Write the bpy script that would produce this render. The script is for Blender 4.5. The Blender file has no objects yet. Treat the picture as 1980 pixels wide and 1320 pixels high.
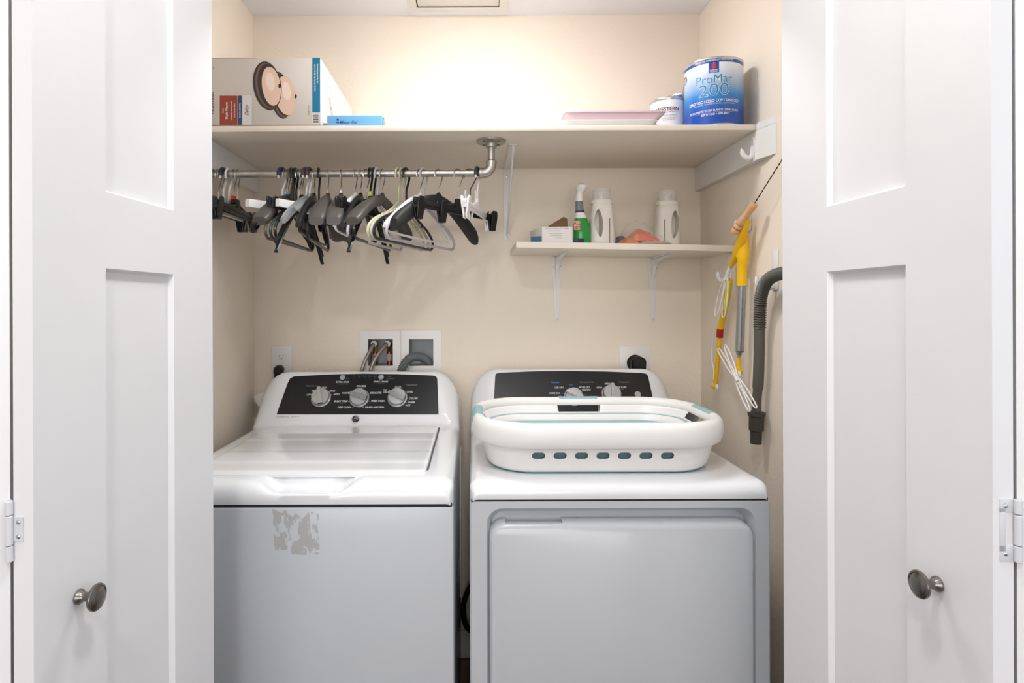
import bpy, bmesh, math, random
from mathutils import Vector, Matrix, noise
random.seed(7)
C = bpy.context.scene
COL = C.collection
PI = math.pi
# ---------------------------------------------------------------- camera
F = 1150.0                       # focal length in pixels of a 1980 px wide frame
CX, CY = 915.0, 590.0            # principal point (the lens is shifted)
ROLL = math.radians(0.2)
EYE = 1.278                      # eye height above the floor
RIGHT = Vector((math.cos(ROLL), 0, -math.sin(ROLL)))
UP = Vector((math.sin(ROLL), 0, math.cos(ROLL)))
cd = bpy.data.cameras.new('camera')
cam = bpy.data.objects.new('camera', cd); COL.objects.link(cam)
cd.sensor_width = 36; cd.lens = F / 1980 * 36
cd.shift_x = (990 - CX) / 1980; cd.shift_y = (CY - 660) / 1980
cd.clip_start = 0.05
cam.matrix_world = Matrix.Translation((0, 0, EYE)) @ Matrix((
    (RIGHT.x, UP.x, 0, 0), (0, 0, -1, 0), (RIGHT.z, UP.z, 0, 0), (0, 0, 0, 1)))
C.camera = cam
def P(px, py, D):                # point seen at a pixel, D metres into the room
    return Vector((0, D, EYE)) + RIGHT * ((px - CX) / F * D) + UP * ((CY - py) / F * D)
def PW(px, py, X=0.822):         # point seen at a pixel, in the plane x = X
    D = X * F / (px - CX)
    return P(px, py, D)
# ---------------------------------------------------------------- light and exposure
vs = C.view_settings
vs.view_transform = 'Standard'; vs.look = 'None'; vs.gamma = 1; vs.use_curve_mapping = False
vs.exposure = 0.9
w = bpy.data.worlds.new('world'); C.world = w; w.use_nodes = True
w.node_tree.nodes['Background'].inputs[0].default_value = (0.75, 0.83, 1, 1)
w.node_tree.nodes['Background'].inputs[1].default_value = 0.3
E_CLOSET, E_HALL = 32.0, 88.0
def area(name, loc, target, size, power, color):
    l = bpy.data.lights.new(name, 'AREA'); l.energy = power; l.size = size[0]; l.size_y = size[1]
    l.shape = 'RECTANGLE'; l.color = color
    o = bpy.data.objects.new(name, l); COL.objects.link(o); o.location = loc
    o.rotation_euler = (Vector(target) - Vector(loc)).to_track_quat('-Z', 'Y').to_euler()
    return o
area('daylight_from_hall_window', (2.05, -0.9, 1.45), (0.0, 1.2, 1.0), (1.0, 1.3), 4, (0.62, 0.80, 1.0))
area('added_fill_light', (-0.3, -4.3, 1.25), (0.0, 1.6, 1.3), (2.8, 2.0), 44, (1.0, 0.99, 0.98))  # unseen broad fill added behind the camera to brighten the closet
# ---------------------------------------------------------------- materials
def lin(h):
    h = h.lstrip('#'); v = [int(h[i:i+2], 16) / 255 for i in (0, 2, 4)]
    return tuple((c / 12.92 if c <= .04045 else ((c + .055) / 1.055) ** 2.4) for c in v) + (1,)
MATS = {}
def mat(name, col='#cccccc', rough=.5, metal=0, spec=.5, bump=None, trans=0, alpha=1, emit=0, var=None, coat=0, ior=1.45, sub=0):
    if name in MATS: return MATS[name]
    m = bpy.data.materials.new(name); m.use_nodes = True; MATS[name] = m
    nt = m.node_tree; b = nt.nodes['Principled BSDF']; c = lin(col)
    b.inputs['Base Color'].default_value = c
    b.inputs['Roughness'].default_value = rough; b.inputs['Metallic'].default_value = metal
    b.inputs['Specular IOR Level'].default_value = spec; b.inputs['IOR'].default_value = ior
    b.inputs['Transmission Weight'].default_value = trans; b.inputs['Alpha'].default_value = alpha
    b.inputs['Coat Weight'].default_value = coat; b.inputs['Coat Roughness'].default_value = .08
    if sub: b.inputs['Subsurface Weight'].default_value = sub; b.inputs['Subsurface Scale'].default_value = .01
    if emit:
        b.inputs['Emission Color'].default_value = c; b.inputs['Emission Strength'].default_value = emit
    tc = nt.nodes.new('ShaderNodeTexCoord')
    nz = nt.nodes.new('ShaderNodeTexNoise'); nz.inputs['Scale'].default_value = (var or (6, .02))[0]
    nt.links.new(tc.outputs['Object'], nz.inputs['Vector'])
    if not emit:
        amt = (var or (6, .02))[1]
        hs = nt.nodes.new('ShaderNodeHueSaturation'); hs.inputs['Color'].default_value = c
        mr = nt.nodes.new('ShaderNodeMapRange'); mr.inputs['To Min'].default_value = 1 - amt; mr.inputs['To Max'].default_value = 1 + amt
        nt.links.new(nz.outputs['Fac'], mr.inputs['Value']); nt.links.new(mr.outputs['Result'], hs.inputs['Value'])
        nt.links.new(hs.outputs['Color'], b.inputs['Base Color'])
    if bump:
        n2 = nt.nodes.new('ShaderNodeTexNoise'); n2.inputs['Scale'].default_value = bump[0]; n2.inputs['Detail'].default_value = 3
        nt.links.new(tc.outputs['Object'], n2.inputs['Vector'])
        bp = nt.nodes.new('ShaderNodeBump'); bp.inputs['Strength'].default_value = bump[1]; bp.inputs['Distance'].default_value = bump[2]
        nt.links.new(n2.outputs['Fac'], bp.inputs['Height']); nt.links.new(bp.outputs['Normal'], b.inputs['Normal'])
    return m
M_wall = mat('beige_wall_paint', '#f1e5d4', .62, bump=(95, .55, .0022), var=(2, .01))
M_hallw = mat('hall_wall_paint', '#f0efee', .7, bump=(95, .4, .002))
M_ceil = mat('ceiling_paint', '#eff1f6', .85, bump=(110, .3, .002))
M_door = mat('door_paint', '#e6e6e7', .42, bump=(260, .06, .0005))
M_trim = mat('trim_paint', '#e8e6e3', .45)
M_shelf = mat('shelf_paint', '#f0e6d8', .55)
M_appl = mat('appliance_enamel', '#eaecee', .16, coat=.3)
M_cab = mat('shaded_cabinet_enamel', '#bcc0c4', .22, coat=.2)  # white enamel again, greyed so the appliance fronts look less lit than the tops
M_plast = mat('white_plastic', '#ebe9e7', .32)
M_white2 = mat('white_bottle_plastic', '#e9e4da', .38, sub=.1)
M_seam = mat('dark_gap', '#2b2c2e', .8)
M_panel = mat('black_control_panel', '#151618', .28, bump=(900, .15, .0004))
M_ink = mat('white_print', '#e8e8ea', .5)
M_inkg = mat('grey_print', '#85878b', .5)
M_blue_ink = mat('cyan_print', '#2a9ae0', .5)
M_chrome = mat('brushed_metal', '#c3c5c6', .25, 1)
M_knob = mat('satin_nickel', '#7d7974', .27, 1)
M_silverp = mat('silver_plastic', '#b9bcbe', .3, .6)
M_galv = mat('galvanised_steel', '#b6b4ad', .38, 1, bump=(70, .3, .001), var=(60, .25))
M_galvdark = mat('dark_pipe_thread', '#4a4843', .5, .8)
M_black = mat('black_plastic', '#17181a', .3)
M_felt = mat('black_textured_plastic', '#262625', .6, bump=(400, .4, .001))
M_charc = mat('charcoal_plastic', '#4b4743', .42)
M_brown = mat('brown_plastic', '#5d4c40', .4)
M_green = mat('dark_green_plastic', '#2e3d38', .35)
M_lime = mat('pale_green_plastic', '#c3c6a0', .4)
M_beige = mat('beige_plastic', '#b9b2a2', .4)
M_lilac = mat('lilac_plastic', '#b9b4bf', .35)
M_clear = mat('clear_plastic', '#eef0f0', .12, trans=.85, ior=1.3)
M_teal = mat('teal_plastic', '#8fb9bc', .4)
M_teald = mat('grey_teal_plastic', '#5f8084', .5)
M_rubber = mat('black_rubber', '#131313', .45)
M_hoseg = mat('grey_hose_plastic', '#57564f', .45)
M_draing = mat('grey_drain_hose', '#6b7072', .5)
M_yel = mat('yellow_plastic', '#f2bd08', .38)
M_yelc = mat('pale_yellow_insert', '#d9cf3c', .35)
M_red = mat('red_plastic', '#a8140f', .4)
M_wood = mat('light_turned_wood', '#d9ab7c', .5, var=(30, .1))
M_brass = mat('brass', '#9a7b45', .35, 1)
M_copper = mat('copper', '#9c5b40', .4, 1)
M_boxin = mat('recess_plastic', '#b7bcbc', .5)
M_cup = mat('carton_card', '#cdc5bb', .7)
M_cart_w = mat('white_card', '#e9e4df', .6)
M_kraft = mat('brown_kraft_card', '#7b6148', .8)
M_ledge = mat('kraft_edge', '#a08d78', .8)
M_barrel = mat('hinge_paint', '#d4d6d9', .35)

def wood_floor():
    m = bpy.data.materials.new('wood_plank_floor'); m.use_nodes = True; nt = m.node_tree; b = nt.nodes['Principled BSDF']
    tc = nt.nodes.new('ShaderNodeTexCoord')
    br = nt.nodes.new('ShaderNodeTexBrick'); br.inputs['Scale'].default_value = 1; br.inputs['Brick Width'].default_value = 1.2
    br.inputs['Row Height'].default_value = .15; br.inputs['Mortar Size'].default_value = .002
    br.inputs['Color1'].default_value = lin('#6d5340'); br.inputs['Color2'].default_value = lin('#7e6350'); br.inputs['Mortar'].default_value = lin('#33261d')
    nz = nt.nodes.new('ShaderNodeTexNoise'); nz.inputs['Scale'].default_value = 9
    mp = nt.nodes.new('ShaderNodeMapping'); mp.inputs['Scale'].default_value = (1, 14, 1)
    mx = nt.nodes.new('ShaderNodeMix'); mx.data_type = 'RGBA'; mx.blend_type = 'MULTIPLY'; mx.inputs['Factor'].default_value = .6
    rp = nt.nodes.new('ShaderNodeValToRGB'); rp.color_ramp.elements[0].color = (.4, .4, .4, 1)
    L = nt.links.new
    L(tc.outputs['Object'], br.inputs['Vector']); L(tc.outputs['Object'], mp.inputs['Vector']); L(mp.outputs['Vector'], nz.inputs['Vector'])
    L(nz.outputs['Fac'], rp.inputs['Fac']); L(br.outputs['Color'], mx.inputs['A']); L(rp.outputs['Color'], mx.inputs['B'])
    L(mx.outputs['Result'], b.inputs['Base Color']); b.inputs['Roughness'].default_value = .4
    return m
# ---------------------------------------------------------------- object helpers
def tag(o, label=None, cat=None, group=None, kind=None):
    if label: o['label'] = label
    if cat: o['category'] = cat
    if group: o['group'] = group
    if kind: o['kind'] = kind
    return o
WM = {}
def wm(o): return WM.get(o.name, Matrix.Identity(4))
def thing(name, label, cat, loc, rotz=0, group=None, kind=None):
    o = bpy.data.objects.new(name, None); COL.objects.link(o); o.empty_display_size = .05
    o.location = loc; o.rotation_euler = (0, 0, rotz)
    WM[o.name] = Matrix.Translation(loc) @ Matrix.Rotation(rotz, 4, 'Z')
    return tag(o, label, cat, group, kind)
def obj(name, bm, m, parent=None, smooth=True, local=False, mods=(), angle=40, label=None):
    bmesh.ops.remove_doubles(bm, verts=bm.verts, dist=1e-6)
    bmesh.ops.recalc_face_normals(bm, faces=bm.faces)
    if parent is None:
        xs = [v.co.x for v in bm.verts]; ys = [v.co.y for v in bm.verts]; zs = [v.co.z for v in bm.verts]
        loc = Vector(((min(xs)+max(xs))/2, (min(ys)+max(ys))/2, min(zs)))
        bm.transform(Matrix.Translation(-loc))
    elif not local:
        loc = None; bm.transform(wm(parent).inverted())
    me = bpy.data.meshes.new(name); bm.to_mesh(me); bm.free()
    for x in (m if isinstance(m, (list, tuple)) else [m]): me.materials.append(x)
    o = bpy.data.objects.new(name, me); COL.objects.link(o)
    if parent is None: o.location = loc; WM[o.name] = Matrix.Translation(loc)
    else: o.parent = parent; WM[o.name] = wm(parent)
    if smooth: me.shade_smooth(); me.set_sharp_from_angle(angle=math.radians(angle))
    for k, a in mods:
        md = o.modifiers.new(k.lower(), k)
        for q, v in a.items(): setattr(md, q, v)
    if label: o['label'] = label
    return o
def B(): return bmesh.new()
def bx(bm, x0, x1, y0, y1, z0, z1, bev=0, seg=2, M=None, mi=0):
    r = bmesh.ops.create_cube(bm, size=1)['verts']
    for v in r: v.co = Vector(((x0+x1)/2 + v.co.x*(x1-x0), (y0+y1)/2 + v.co.y*(y1-y0), (z0+z1)/2 + v.co.z*(z1-z0)))
    if M:
        for v in r: v.co = M @ v.co
    fs = {f for v in r for f in v.link_faces}
    for f in fs: f.material_index = mi
    if bev:
        es = list({e for v in r for e in v.link_edges})
        bmesh.ops.bevel(bm, geom=es, offset=bev, segments=seg, affect='EDGES', profile=.5)
    return bm
def loft(bm, rows, closed=False, cap=False, mi=0):
    R = [[bm.verts.new(p) for p in row] for row in rows]
    n = len(R[0])
    for a, b in zip(R, R[1:]):
        for i in range(n if closed else n-1):
            j = (i+1) % n
            try: bm.faces.new((a[i], a[j], b[j], b[i])).material_index = mi
            except ValueError: pass
    if cap:
        for r_ in (R[0], R[-1]):
            try: bm.faces.new(r_).material_index = mi
            except ValueError: pass
    return R
def spline(pts, k=6):
    pts = [Vector(p) for p in pts]; q = [2*pts[0]-pts[1]] + pts + [2*pts[-1]-pts[-2]]; out = []
    for i in range(1, len(q)-2):
        for s in range(k):
            t = s/k; a, b, c, d = q[i-1:i+3]
            out.append(.5*((2*b)+(c-a)*t+(2*a-5*b+4*c-d)*t*t+(3*b-a-3*c+d)*t**3))
    out.append(pts[-1]); return out
def tube(bm, pts, r, n=10, closed=False, flat=1.0, up=None, mi=0):
    pts = [Vector(p) for p in pts]; N = len(pts); rows = []; prev = None
    for i, p in enumerate(pts):
        if closed: t = pts[(i+1) % N] - pts[i-1]
        else: t = pts[min(i+1, N-1)] - pts[max(i-1, 0)]
        t.normalize()
        if prev is None:
            ref = Vector(up) if up else (Vector((0, 0, 1)) if abs(t.z) < .9 else Vector((1, 0, 0)))
            a = ref.cross(t).normalized()
        else: a = (prev - t*prev.dot(t)).normalized()
        prev = a; b = t.cross(a); rr = r[i] if isinstance(r, (list, tuple)) else r
        rows.append([p + a*math.cos(2*PI*k/n)*rr + b*math.sin(2*PI*k/n)*rr*flat for k in range(n)])
    if closed: rows.append(rows[0])
    loft(bm, rows, True, not closed, mi)
    return bm
def lathe(bm, prof, n=32, M=None, cap=True, mi=0):
    M = M or Matrix.Identity(4)
    loft(bm, [[M @ Vector((math.cos(2*PI*k/n)*r, math.sin(2*PI*k/n)*r, z)) for k in range(n)] for r, z in prof], True, cap, mi)
    return bm
def prism(bm, pts, thick, M, bev=0, mi=0):
    """polygon in local xy, extruded thick along local +z, placed by M"""
    a = [bm.verts.new(M @ Vector((x, y, 0))) for x, y in pts]; b = [bm.verts.new(M @ Vector((x, y, thick))) for x, y in pts]
    fs = [bm.faces.new(a[::-1]), bm.faces.new(b)]; n = len(a)
    for i in range(n): fs.append(bm.faces.new((a[i], a[(i+1) % n], b[(i+1) % n], b[i])))
    for f in fs: f.material_index = mi
    if bev: bmesh.ops.bevel(bm, geom=list(fs[1].edges), offset=bev, segments=3, affect='EDGES')
    return bm
def rrect(x0, x1, y0, y1, r, k=6):
    out = []
    for cx, cy, a in ((x1-r, y1-r, 0), (x0+r, y1-r, 90), (x0+r, y0+r, 180), (x1-r, y0+r, 270)):
        for i in range(k+1):
            t = math.radians(a + 90*i/k); out.append((cx+r*math.cos(t), cy+r*math.sin(t)))
    return out
def frame_of(o, x, y):
    x = Vector(x).normalized(); y = Vector(y); y = (y - x*y.dot(x)).normalized(); z = x.cross(y)
    return Matrix(((x.x, y.x, z.x, o[0]), (x.y, y.y, z.y, o[1]), (x.z, y.z, z.z, o[2]), (0, 0, 0, 1)))
def text(bm, s, size, M, shear=0, align='CENTER', bold=0, sx=1, mi=0):
    cu = bpy.data.curves.new('t', 'FONT'); cu.body = s; cu.size = size; cu.align_x = align; cu.align_y = 'CENTER'
    cu.shear = shear; cu.offset = bold*size; cu.resolution_u = 3
    o = bpy.data.objects.new('t', cu); COL.objects.link(o); dg = bpy.context.evaluated_depsgraph_get()
    me = o.evaluated_get(dg).to_mesh(); nv = len(bm.verts); nf = len(bm.faces)
    me.transform(M @ Matrix.Diagonal((sx, 1, 1, 1))); bm.from_mesh(me); bm.faces.ensure_lookup_table()
    for f in bm.faces[nf:]: f.material_index = mi
    o.evaluated_get(dg).to_mesh_clear(); bpy.data.objects.remove(o); bpy.data.curves.remove(cu)
def hit(px, py, p0, n):          # where a pixel's line meets a plane
    o = Vector((0, 0, EYE)); d = P(px, py, 1.0) - o
    return o + d * ((Vector(p0) - o).dot(n) / d.dot(n))
def ptext(bm, s, px, py, h, fr, shear=0, align='CENTER', bold=0, sx=1, mi=0, lift=.0006, rot=0):
    """lettering on a plane; h = capital height in pixels; fr = frame (x, y axes in the plane)"""
    p0 = fr.translation; n = fr.col[2].xyz; q = hit(px, py, p0, n)
    up = fr.col[1].xyz; pr = (up - Vector((0, 1, 0))*up.y).length
    M = fr.copy(); M.translation = q + n*lift
    text(bm, s, h*q.y/F/.70/max(pr, .3), M @ Matrix.Rotation(rot, 4, 'Z'), shear, align, bold, sx, mi)
def cut(o, cutters):
    """subtract meshes (given as bmeshes in world space) from an object and keep the result"""
    cs = []
    for bm in cutters:
        bmesh.ops.recalc_face_normals(bm, faces=bm.faces)
        bm.transform(wm(o).inverted()); me = bpy.data.meshes.new('c'); bm.to_mesh(me); bm.free()
        c = bpy.data.objects.new('c', me); COL.objects.link(c); c.matrix_world = wm(o)
        md = o.modifiers.new('b', 'BOOLEAN'); md.object = c; md.operation = 'DIFFERENCE'; md.solver = 'EXACT'; cs.append(c)
    bpy.context.view_layer.update(); dg = bpy.context.evaluated_depsgraph_get(); dg.update()
    me = bpy.data.meshes.new_from_object(o.evaluated_get(dg)); nm = o.data.name
    o.modifiers.clear(); o.data = me; me.name = nm
    for c in cs: bpy.data.objects.remove(c)
def struct(name, bm, m, smooth=False, mods=()):
    o = obj(name, bm, m, smooth=smooth, mods=mods); o['kind'] = 'structure'; return o
def screws(items, m, parent):
    for it in items: bm = B(); screw(bm, *it); obj('screw', bm, m, parent)
def lerp(a, b, t): return a + (b-a)*t
def sm(t): t = max(0, min(1, t)); return t*t*(3-2*t)
def screw(bm, p, n, r=.0035):
    n = Vector(n).normalized(); x = Vector((0, 0, 1)) if abs(n.z) < .9 else Vector((1, 0, 0))
    fr = frame_of(p, x.cross(n), n.cross(x.cross(n)))
    lathe(bm, [(r, 0), (r*.95, .0008), (r*.5, .0014), (.0001, .0015)], 14, fr)

# ================================================================ the setting
YB, XL, XR, ZCEIL = 2.17, -0.80, 0.83, EYE + 1.057
YF0, YF1 = 1.13, 1.25            # closet front wall
HZ = EYE + .66                   # header height
boxes = []                       # laundry box openings on the back wall (x0,x1,z0,z1)
for (a, b) in ((710, 762), (789, 840)):
    p, q = P(a, 709, YB), P(b, 653, YB); boxes.append((p.x, q.x, p.z, q.z))
bm = B(); xs = [XL-.1, boxes[0][0], boxes[0][1], boxes[1][0], boxes[1][1], XR+.1]
z0, z1 = boxes[0][2], boxes[0][3]
bx(bm, XL-.1, XR+.1, YB, YB+.12, -.05, z0); bx(bm, XL-.1, XR+.1, YB, YB+.12, z1, ZCEIL)
for i in (0, 2, 4): bx(bm, xs[i], xs[i+1], YB, YB+.12, z0, z1)
bx(bm, XL-.1, XR+.1, YB+.12, YB+.13, 0, ZCEIL)
struct('wall_back', bm, M_wall)
bm = B(); bx(bm, XL-.1, XL, YF1, YB, 0, ZCEIL); struct('wall_left', bm, M_wall)
bm = B(); bx(bm, XR, XR+.1, YF1, YB, 0, ZCEIL); struct('wall_right', bm, M_wall)
bm = B(); bx(bm, XL-.1, XR+.1, YF1, YB+.13, ZCEIL, ZCEIL+.1); struct('ceiling', bm, M_ceil)
bm = B(); bx(bm, -2.2, 2.2, -4.6, YB+.12, -.05, 0); struct('floor', bm, wood_floor())
bm = B(); bx(bm, XL, XR, YB-.014, YB, 0, .096, .003); struct('baseboard_back', bm, M_trim)
# front wall of the closet with its opening, and the hall the camera stands in
bm = B(); bx(bm, -2.2, XL+.005, YF0, YF1, 0, 2.44); bx(bm, XR-.005, 2.2, YF0, YF1, 0, 2.44); bx(bm, XL+.005, XR-.005, YF0, YF1, HZ, 2.44)
struct('wall_front', bm, M_hallw)
HC = 2.44
bm = B(); bx(bm, -2.2, 2.2, -4.6, YF0, HC, HC+.1); struct('ceiling_hall', bm, M_ceil)
bm = B(); bx(bm, -2.3, -2.2, -4.6, YF0, 0, HC); struct('wall_hall_left', bm, M_hallw)
bm = B(); bx(bm, 2.2, 2.3, -4.6, -1.5, 0, HC); bx(bm, 2.2, 2.3, -.3, YF0, 0, HC)
bx(bm, 2.2, 2.3, -1.5, -.3, 0, .75); bx(bm, 2.2, 2.3, -1.5, -.3, 2.1, HC); struct('wall_hall_right', bm, M_hallw)
bm = B(); bx(bm, -2.2, 2.2, -4.7, -4.6, 0, HC); struct('wall_hall_behind', bm, M_hallw)

# access panel in the ceiling
a, b = P(791, 20, 2.135), P(978, 20, 2.135)
t = thing('ceiling_access_panel', 'white square access panel in the closet ceiling above the middle of the back wall', 'access panel', (0, 1.95, ZCEIL-.012))
x0, x1, y1_ = -.225, .125, 2.128; y0_ = 1.78
bm = B()
for r_ in ((x0, x1, y1_-.03, y1_), (x0, x1, y0_, y0_+.03), (x0, x0+.03, y0_+.03, y1_-.03), (x1-.03, x1, y0_+.03, y1_-.03)): bx(bm, r_[0], r_[1], r_[2], r_[3], ZCEIL-.007, ZCEIL, .001)
obj('panel_frame', bm, M_trim, t)
bm = B(); bx(bm, x0+.034, x1-.032, y0_+.033, y1_-.032, ZCEIL-.004, ZCEIL, .001); obj('panel_lid', bm, M_trim, t)
bm = B(); bx(bm, x0+.03, x1-.03, y0_+.03, y1_-.03, ZCEIL-.0012, ZCEIL); obj('shadow_gap', bm, M_seam, t)

# lamps of the place
def ceiling_lamp(loc, r, e, col, label):
    t = thing('ceiling_light', label, 'ceiling light', loc)
    bm = B(); lathe(bm, [(r*1.05, 0), (r*1.08, -.008), (r*1.0, -.018)], 40, Matrix.Translation(loc)); obj('base_ring', bm, M_trim, t)
    bm = B(); lathe(bm, [(r*.98, -.018), (r*.9, -.03), (r*.7, -.042), (r*.4, -.05), (.001, -.053)], 40, Matrix.Translation(loc))
    obj('diffuser', bm, mat('lamp_glow_%.1f' % e, col, .5, emit=e), t)
ceiling_lamp((0.03, 1.58, ZCEIL), .115, E_CLOSET, '#fcfcff', 'round flush lamp on the closet ceiling in front of the shelf')
ceiling_lamp((-0.22, -0.45, HC), .09, E_HALL, '#fffcfa', 'round flush lamp on the hall ceiling before the closet')
ceiling_lamp((0.08, 0.50, HC), .09, E_HALL*.8, '#fffcfa', 'round flush lamp on the hall ceiling close above the closet doors')

# ================================================================ doors
def leaf(name, A, Bp, side, thick, parent):
    """A = near end, Bp = far end (xy) along the visible face; side = +1 if the room face looks to +x"""
    A = Vector((A[0], A[1], 0)); Bp = Vector((Bp[0], Bp[1], 0)); d = (Bp-A); L = d.length; d.normalize()
    n = Vector((d.y, -d.x, 0))*side           # outward normal of the room face
    fr = Matrix(((d.x, 0, -n.x, A.x), (d.y, 0, -n.y, A.y), (0, 1, 0, 0), (0, 0, 0, 1)))  # local x along, y up, z into door
    s0, s1 = .30*L, L-.305*L; Z0, Z1 = .012, HZ-.012
    zz = [Z0, Z0+.2, EYE+.0535, EYE+.160, Z1-.11, Z1]
    bm = B(); dep = .009; sl = .009
    def q(pts): bm.faces.new([bm.verts.new(fr @ Vector(p)) for p in pts])
    xs_ = [0, s0, s1, L]
    for i in range(3):
        for j in range(5):
            if i == 1 and j in (1, 3):
                a, b, c, e = xs_[1], xs_[2], zz[j], zz[j+1]
                o_ = [(a, c, 0), (b, c, 0), (b, e, 0), (a, e, 0)]; ii = [(a+sl*.35, c+sl*.5, dep), (b-sl*.35, c+sl*.5, dep), (b-sl*.35, e-sl*.5, dep), (a+sl*.35, e-sl*.5, dep)]
                for k in range(4): q([o_[k], o_[(k+1) % 4], ii[(k+1) % 4], ii[k]])
                q(ii)
            else: q([(xs_[i], zz[j], 0), (xs_[i+1], zz[j], 0), (xs_[i+1], zz[j+1], 0), (xs_[i], zz[j+1], 0)])
    bx(bm, 0, L, Z0, Z1, thick*.45, thick, M=fr)
    for (a, b, c, e) in ((0, L, Z0, Z0), (0, L, Z1, Z1)): q([(a, c, 0), (b, c, 0), (b, c, thick*.45), (a, c, thick*.45)])
    for s in (0, L): q([(s, Z0, 0), (s, Z1, 0), (s, Z1, thick*.45), (s, Z0, thick*.45)])
    o = obj(name, bm, M_door, parent, smooth=False); return o, fr, L
def knob(fr, s, z, parent, label=None):
    K = fr @ Matrix.Translation((s, z, 0)) @ Matrix.Rotation(PI, 4, 'X')    # local z now out of the door
    bm = B()
    lathe(bm, [(.0085, 0), (.0095, .001), (.0092, .004), (.0065, .007), (.0055, .012), (.007, .018), (.012, .0215), (.0168, .0235), (.0175, .0255), (.0168, .0275), (.0145, .0285), (.0138, .0278), (.012, .0290), (.006, .0305), (.0005, .031)], 40, K)
    obj('door_knob', bm, M_knob, parent, label='satin nickel mushroom knob')
def bifold(name, sgn, A, Bp, ztop, kz, jamb):
    t = tag(thing(name, None, None, (A[0], A[1], 0.01)), kind='structure')
    th = .0245
    o, fr, L = leaf('leading_leaf', A, Bp, sgn, th, t)
    D_ = A[1] + 0
    knob(fr, kz[0], kz[1], o)
    n = Vector((fr.col[2].x, fr.col[2].y, 0)); dv = Vector((fr.col[0].x, fr.col[0].y, 0))
    bA = Vector((A[0], A[1], 0)) + n*th          # rear corner at the near end = hinge side
    # jamb leaf, folded back beyond it to the jamb
    J = Vector((jamb[0], jamb[1], 0)); A2 = bA + n*.004
    d2 = (J-A2).normalized(); n2 = Vector((-d2.y, d2.x, 0)); n2 = n2 if n2.x*sgn < 0 else -n2
    p_a = A2 + n2*th; p_b = p_a + d2*L
    leaf('jamb_leaf', p_a, p_b, 1 if Vector((d2.y, -d2.x, 0)).dot(n2) > 0 else -1, th, t)
    # hinge on the end edges
    zc = ztop; H = .070; ax = bA + n*.002 - dv*.004
    e = -dv                                       # towards the camera
    hb = thing_part = None
    def plate(bm, u0, u1, z0, z1, nn, base):
        q0 = base + nn*u0 - dv*.0012; q1 = base + nn*u1 + dv*.0003
        fr2 = Matrix(((nn.x, dv.x, 0, base.x), (nn.y, dv.y, 0, base.y), (0, 0, 1, 0), (0, 0, 0, 1)))
        bx(bm, u0, u1, -.0014, .0003, z0, z1, .0004, M=fr2)
    bm = B()
    if sgn > 0:
        plate(bm, -.0125, -.001, zc-.048, zc-.020, n, bA)      # narrow plate on the leading leaf
        plate(bm, .003, .018, zc-.0715, zc-.053, n, bA); plate(bm, .003, .018, zc-.0155, zc, n, bA); plate(bm, .014, .018, zc-.07, zc, n, bA)
    else:
        plate(bm, -.0165, -.001, zc-.0715, zc-.053, n, bA); plate(bm, -.0165, -.001, zc-.0155, zc, n, bA); plate(bm, -.0165, -.010, zc-.06, zc-.01, n, bA)
        plate(bm, .003, .016, zc-.048, zc-.020, n, bA)
    for (a, b) in ((0, -.0165), (-.0175, -.052), (-.053, -.0715)):
        bm2 = lathe(bm, [(.0036, 0), (.0042, -.0008), (.0042, b-a+.0008), (.0036, b-a)], 18, Matrix.Translation((ax.x, ax.y, zc+a)))
    h = obj('hinge', bm, M_barrel, t, angle=35)
    off = -.0075 if sgn > 0 else -.0105
    screws([(bA + n*off - dv*.0014 + Vector((0, 0, z)), -dv, .0026) for z in ((zc-.0255, zc-.0425) if sgn > 0 else (zc-.0075, zc-.0625))], M_chrome, h)
D0l = .70; D0r = .68
Al = P(63, 600, D0l); Bl = P(411, 600, D0l*1.61)
Ar = P(1918, 600, D0r); Br = P(1513.5, 600, D0r*1.635)
fl = lambda s: s
bifold('door_1', 1, (Al.x, Al.y), (Bl.x, Bl.y), P(20, 967, D0l).z, (.072, P(145, 1153, .772).z), (XL+.03, YF0-.02))
bifold('door_2', -1, (Ar.x, Ar.y), (Br.x, Br.y), P(1960, 964, D0r).z, (.076, P(1822, 1127, .758).z), (XR-.03, YF0-.02))

# ================================================================ top shelf and its supports
ZU = EYE + .498; ZT = ZU + .0165; YS = 1.70
bm = B(); bx(bm, XL+.002, XR-.004, YS, YB-.001, ZU, ZT, .0012)
tag(obj('closet_shelf', bm, M_shelf), 'long painted closet shelf spanning wall to wall above the hanging rod', 'shelf')
cz0 = P(1348, 370, YB).z
def cleat(sx, x0, x1, label):
    bm = B(); yf_in, yf_out = (1.685, 1.625)
    xi, xo = (x0, x1)
    pts = [(xi, YB-.001), (xo, YB-.001), (xo, yf_out), (xi, yf_in)]
    a = [bm.verts.new((x, y, cz0)) for x, y in pts]; b = [bm.verts.new((x, y, ZU-.0005 if y > 1.69 else ZU-.0005)) for x, y in pts]
    bm.faces.new(a); bm.faces.new(b[::-1])
    for i in range(4): bm.faces.new((a[i], a[(i+1) % 4], b[(i+1) % 4], b[i]))
    fp = [(xi, 1.698), (xo, 1.698), (xo, yf_out), (xi, yf_in)]
    a = [bm.verts.new((x, y, ZU-.002)) for x, y in fp]; b = [bm.verts.new((x, y, ZT+.0005)) for x, y in fp]; bm.faces.new(a); bm.faces.new(b[::-1])
    for i in range(4): bm.faces.new((a[i], a[(i+1) % 4], b[(i+1) % 4], b[i]))
    tag(obj('shelf_cleat', bm, M_trim), label, 'shelf cleat', 'cleats under the ends of the long shelf')
cleat(1, XR-.020, XR-.0005, 'white board cleat fixed to the right wall under the long shelf')
cleat(-1, XL+.020, XL+.0005, 'white board cleat fixed to the left wall under the long shelf')
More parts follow.
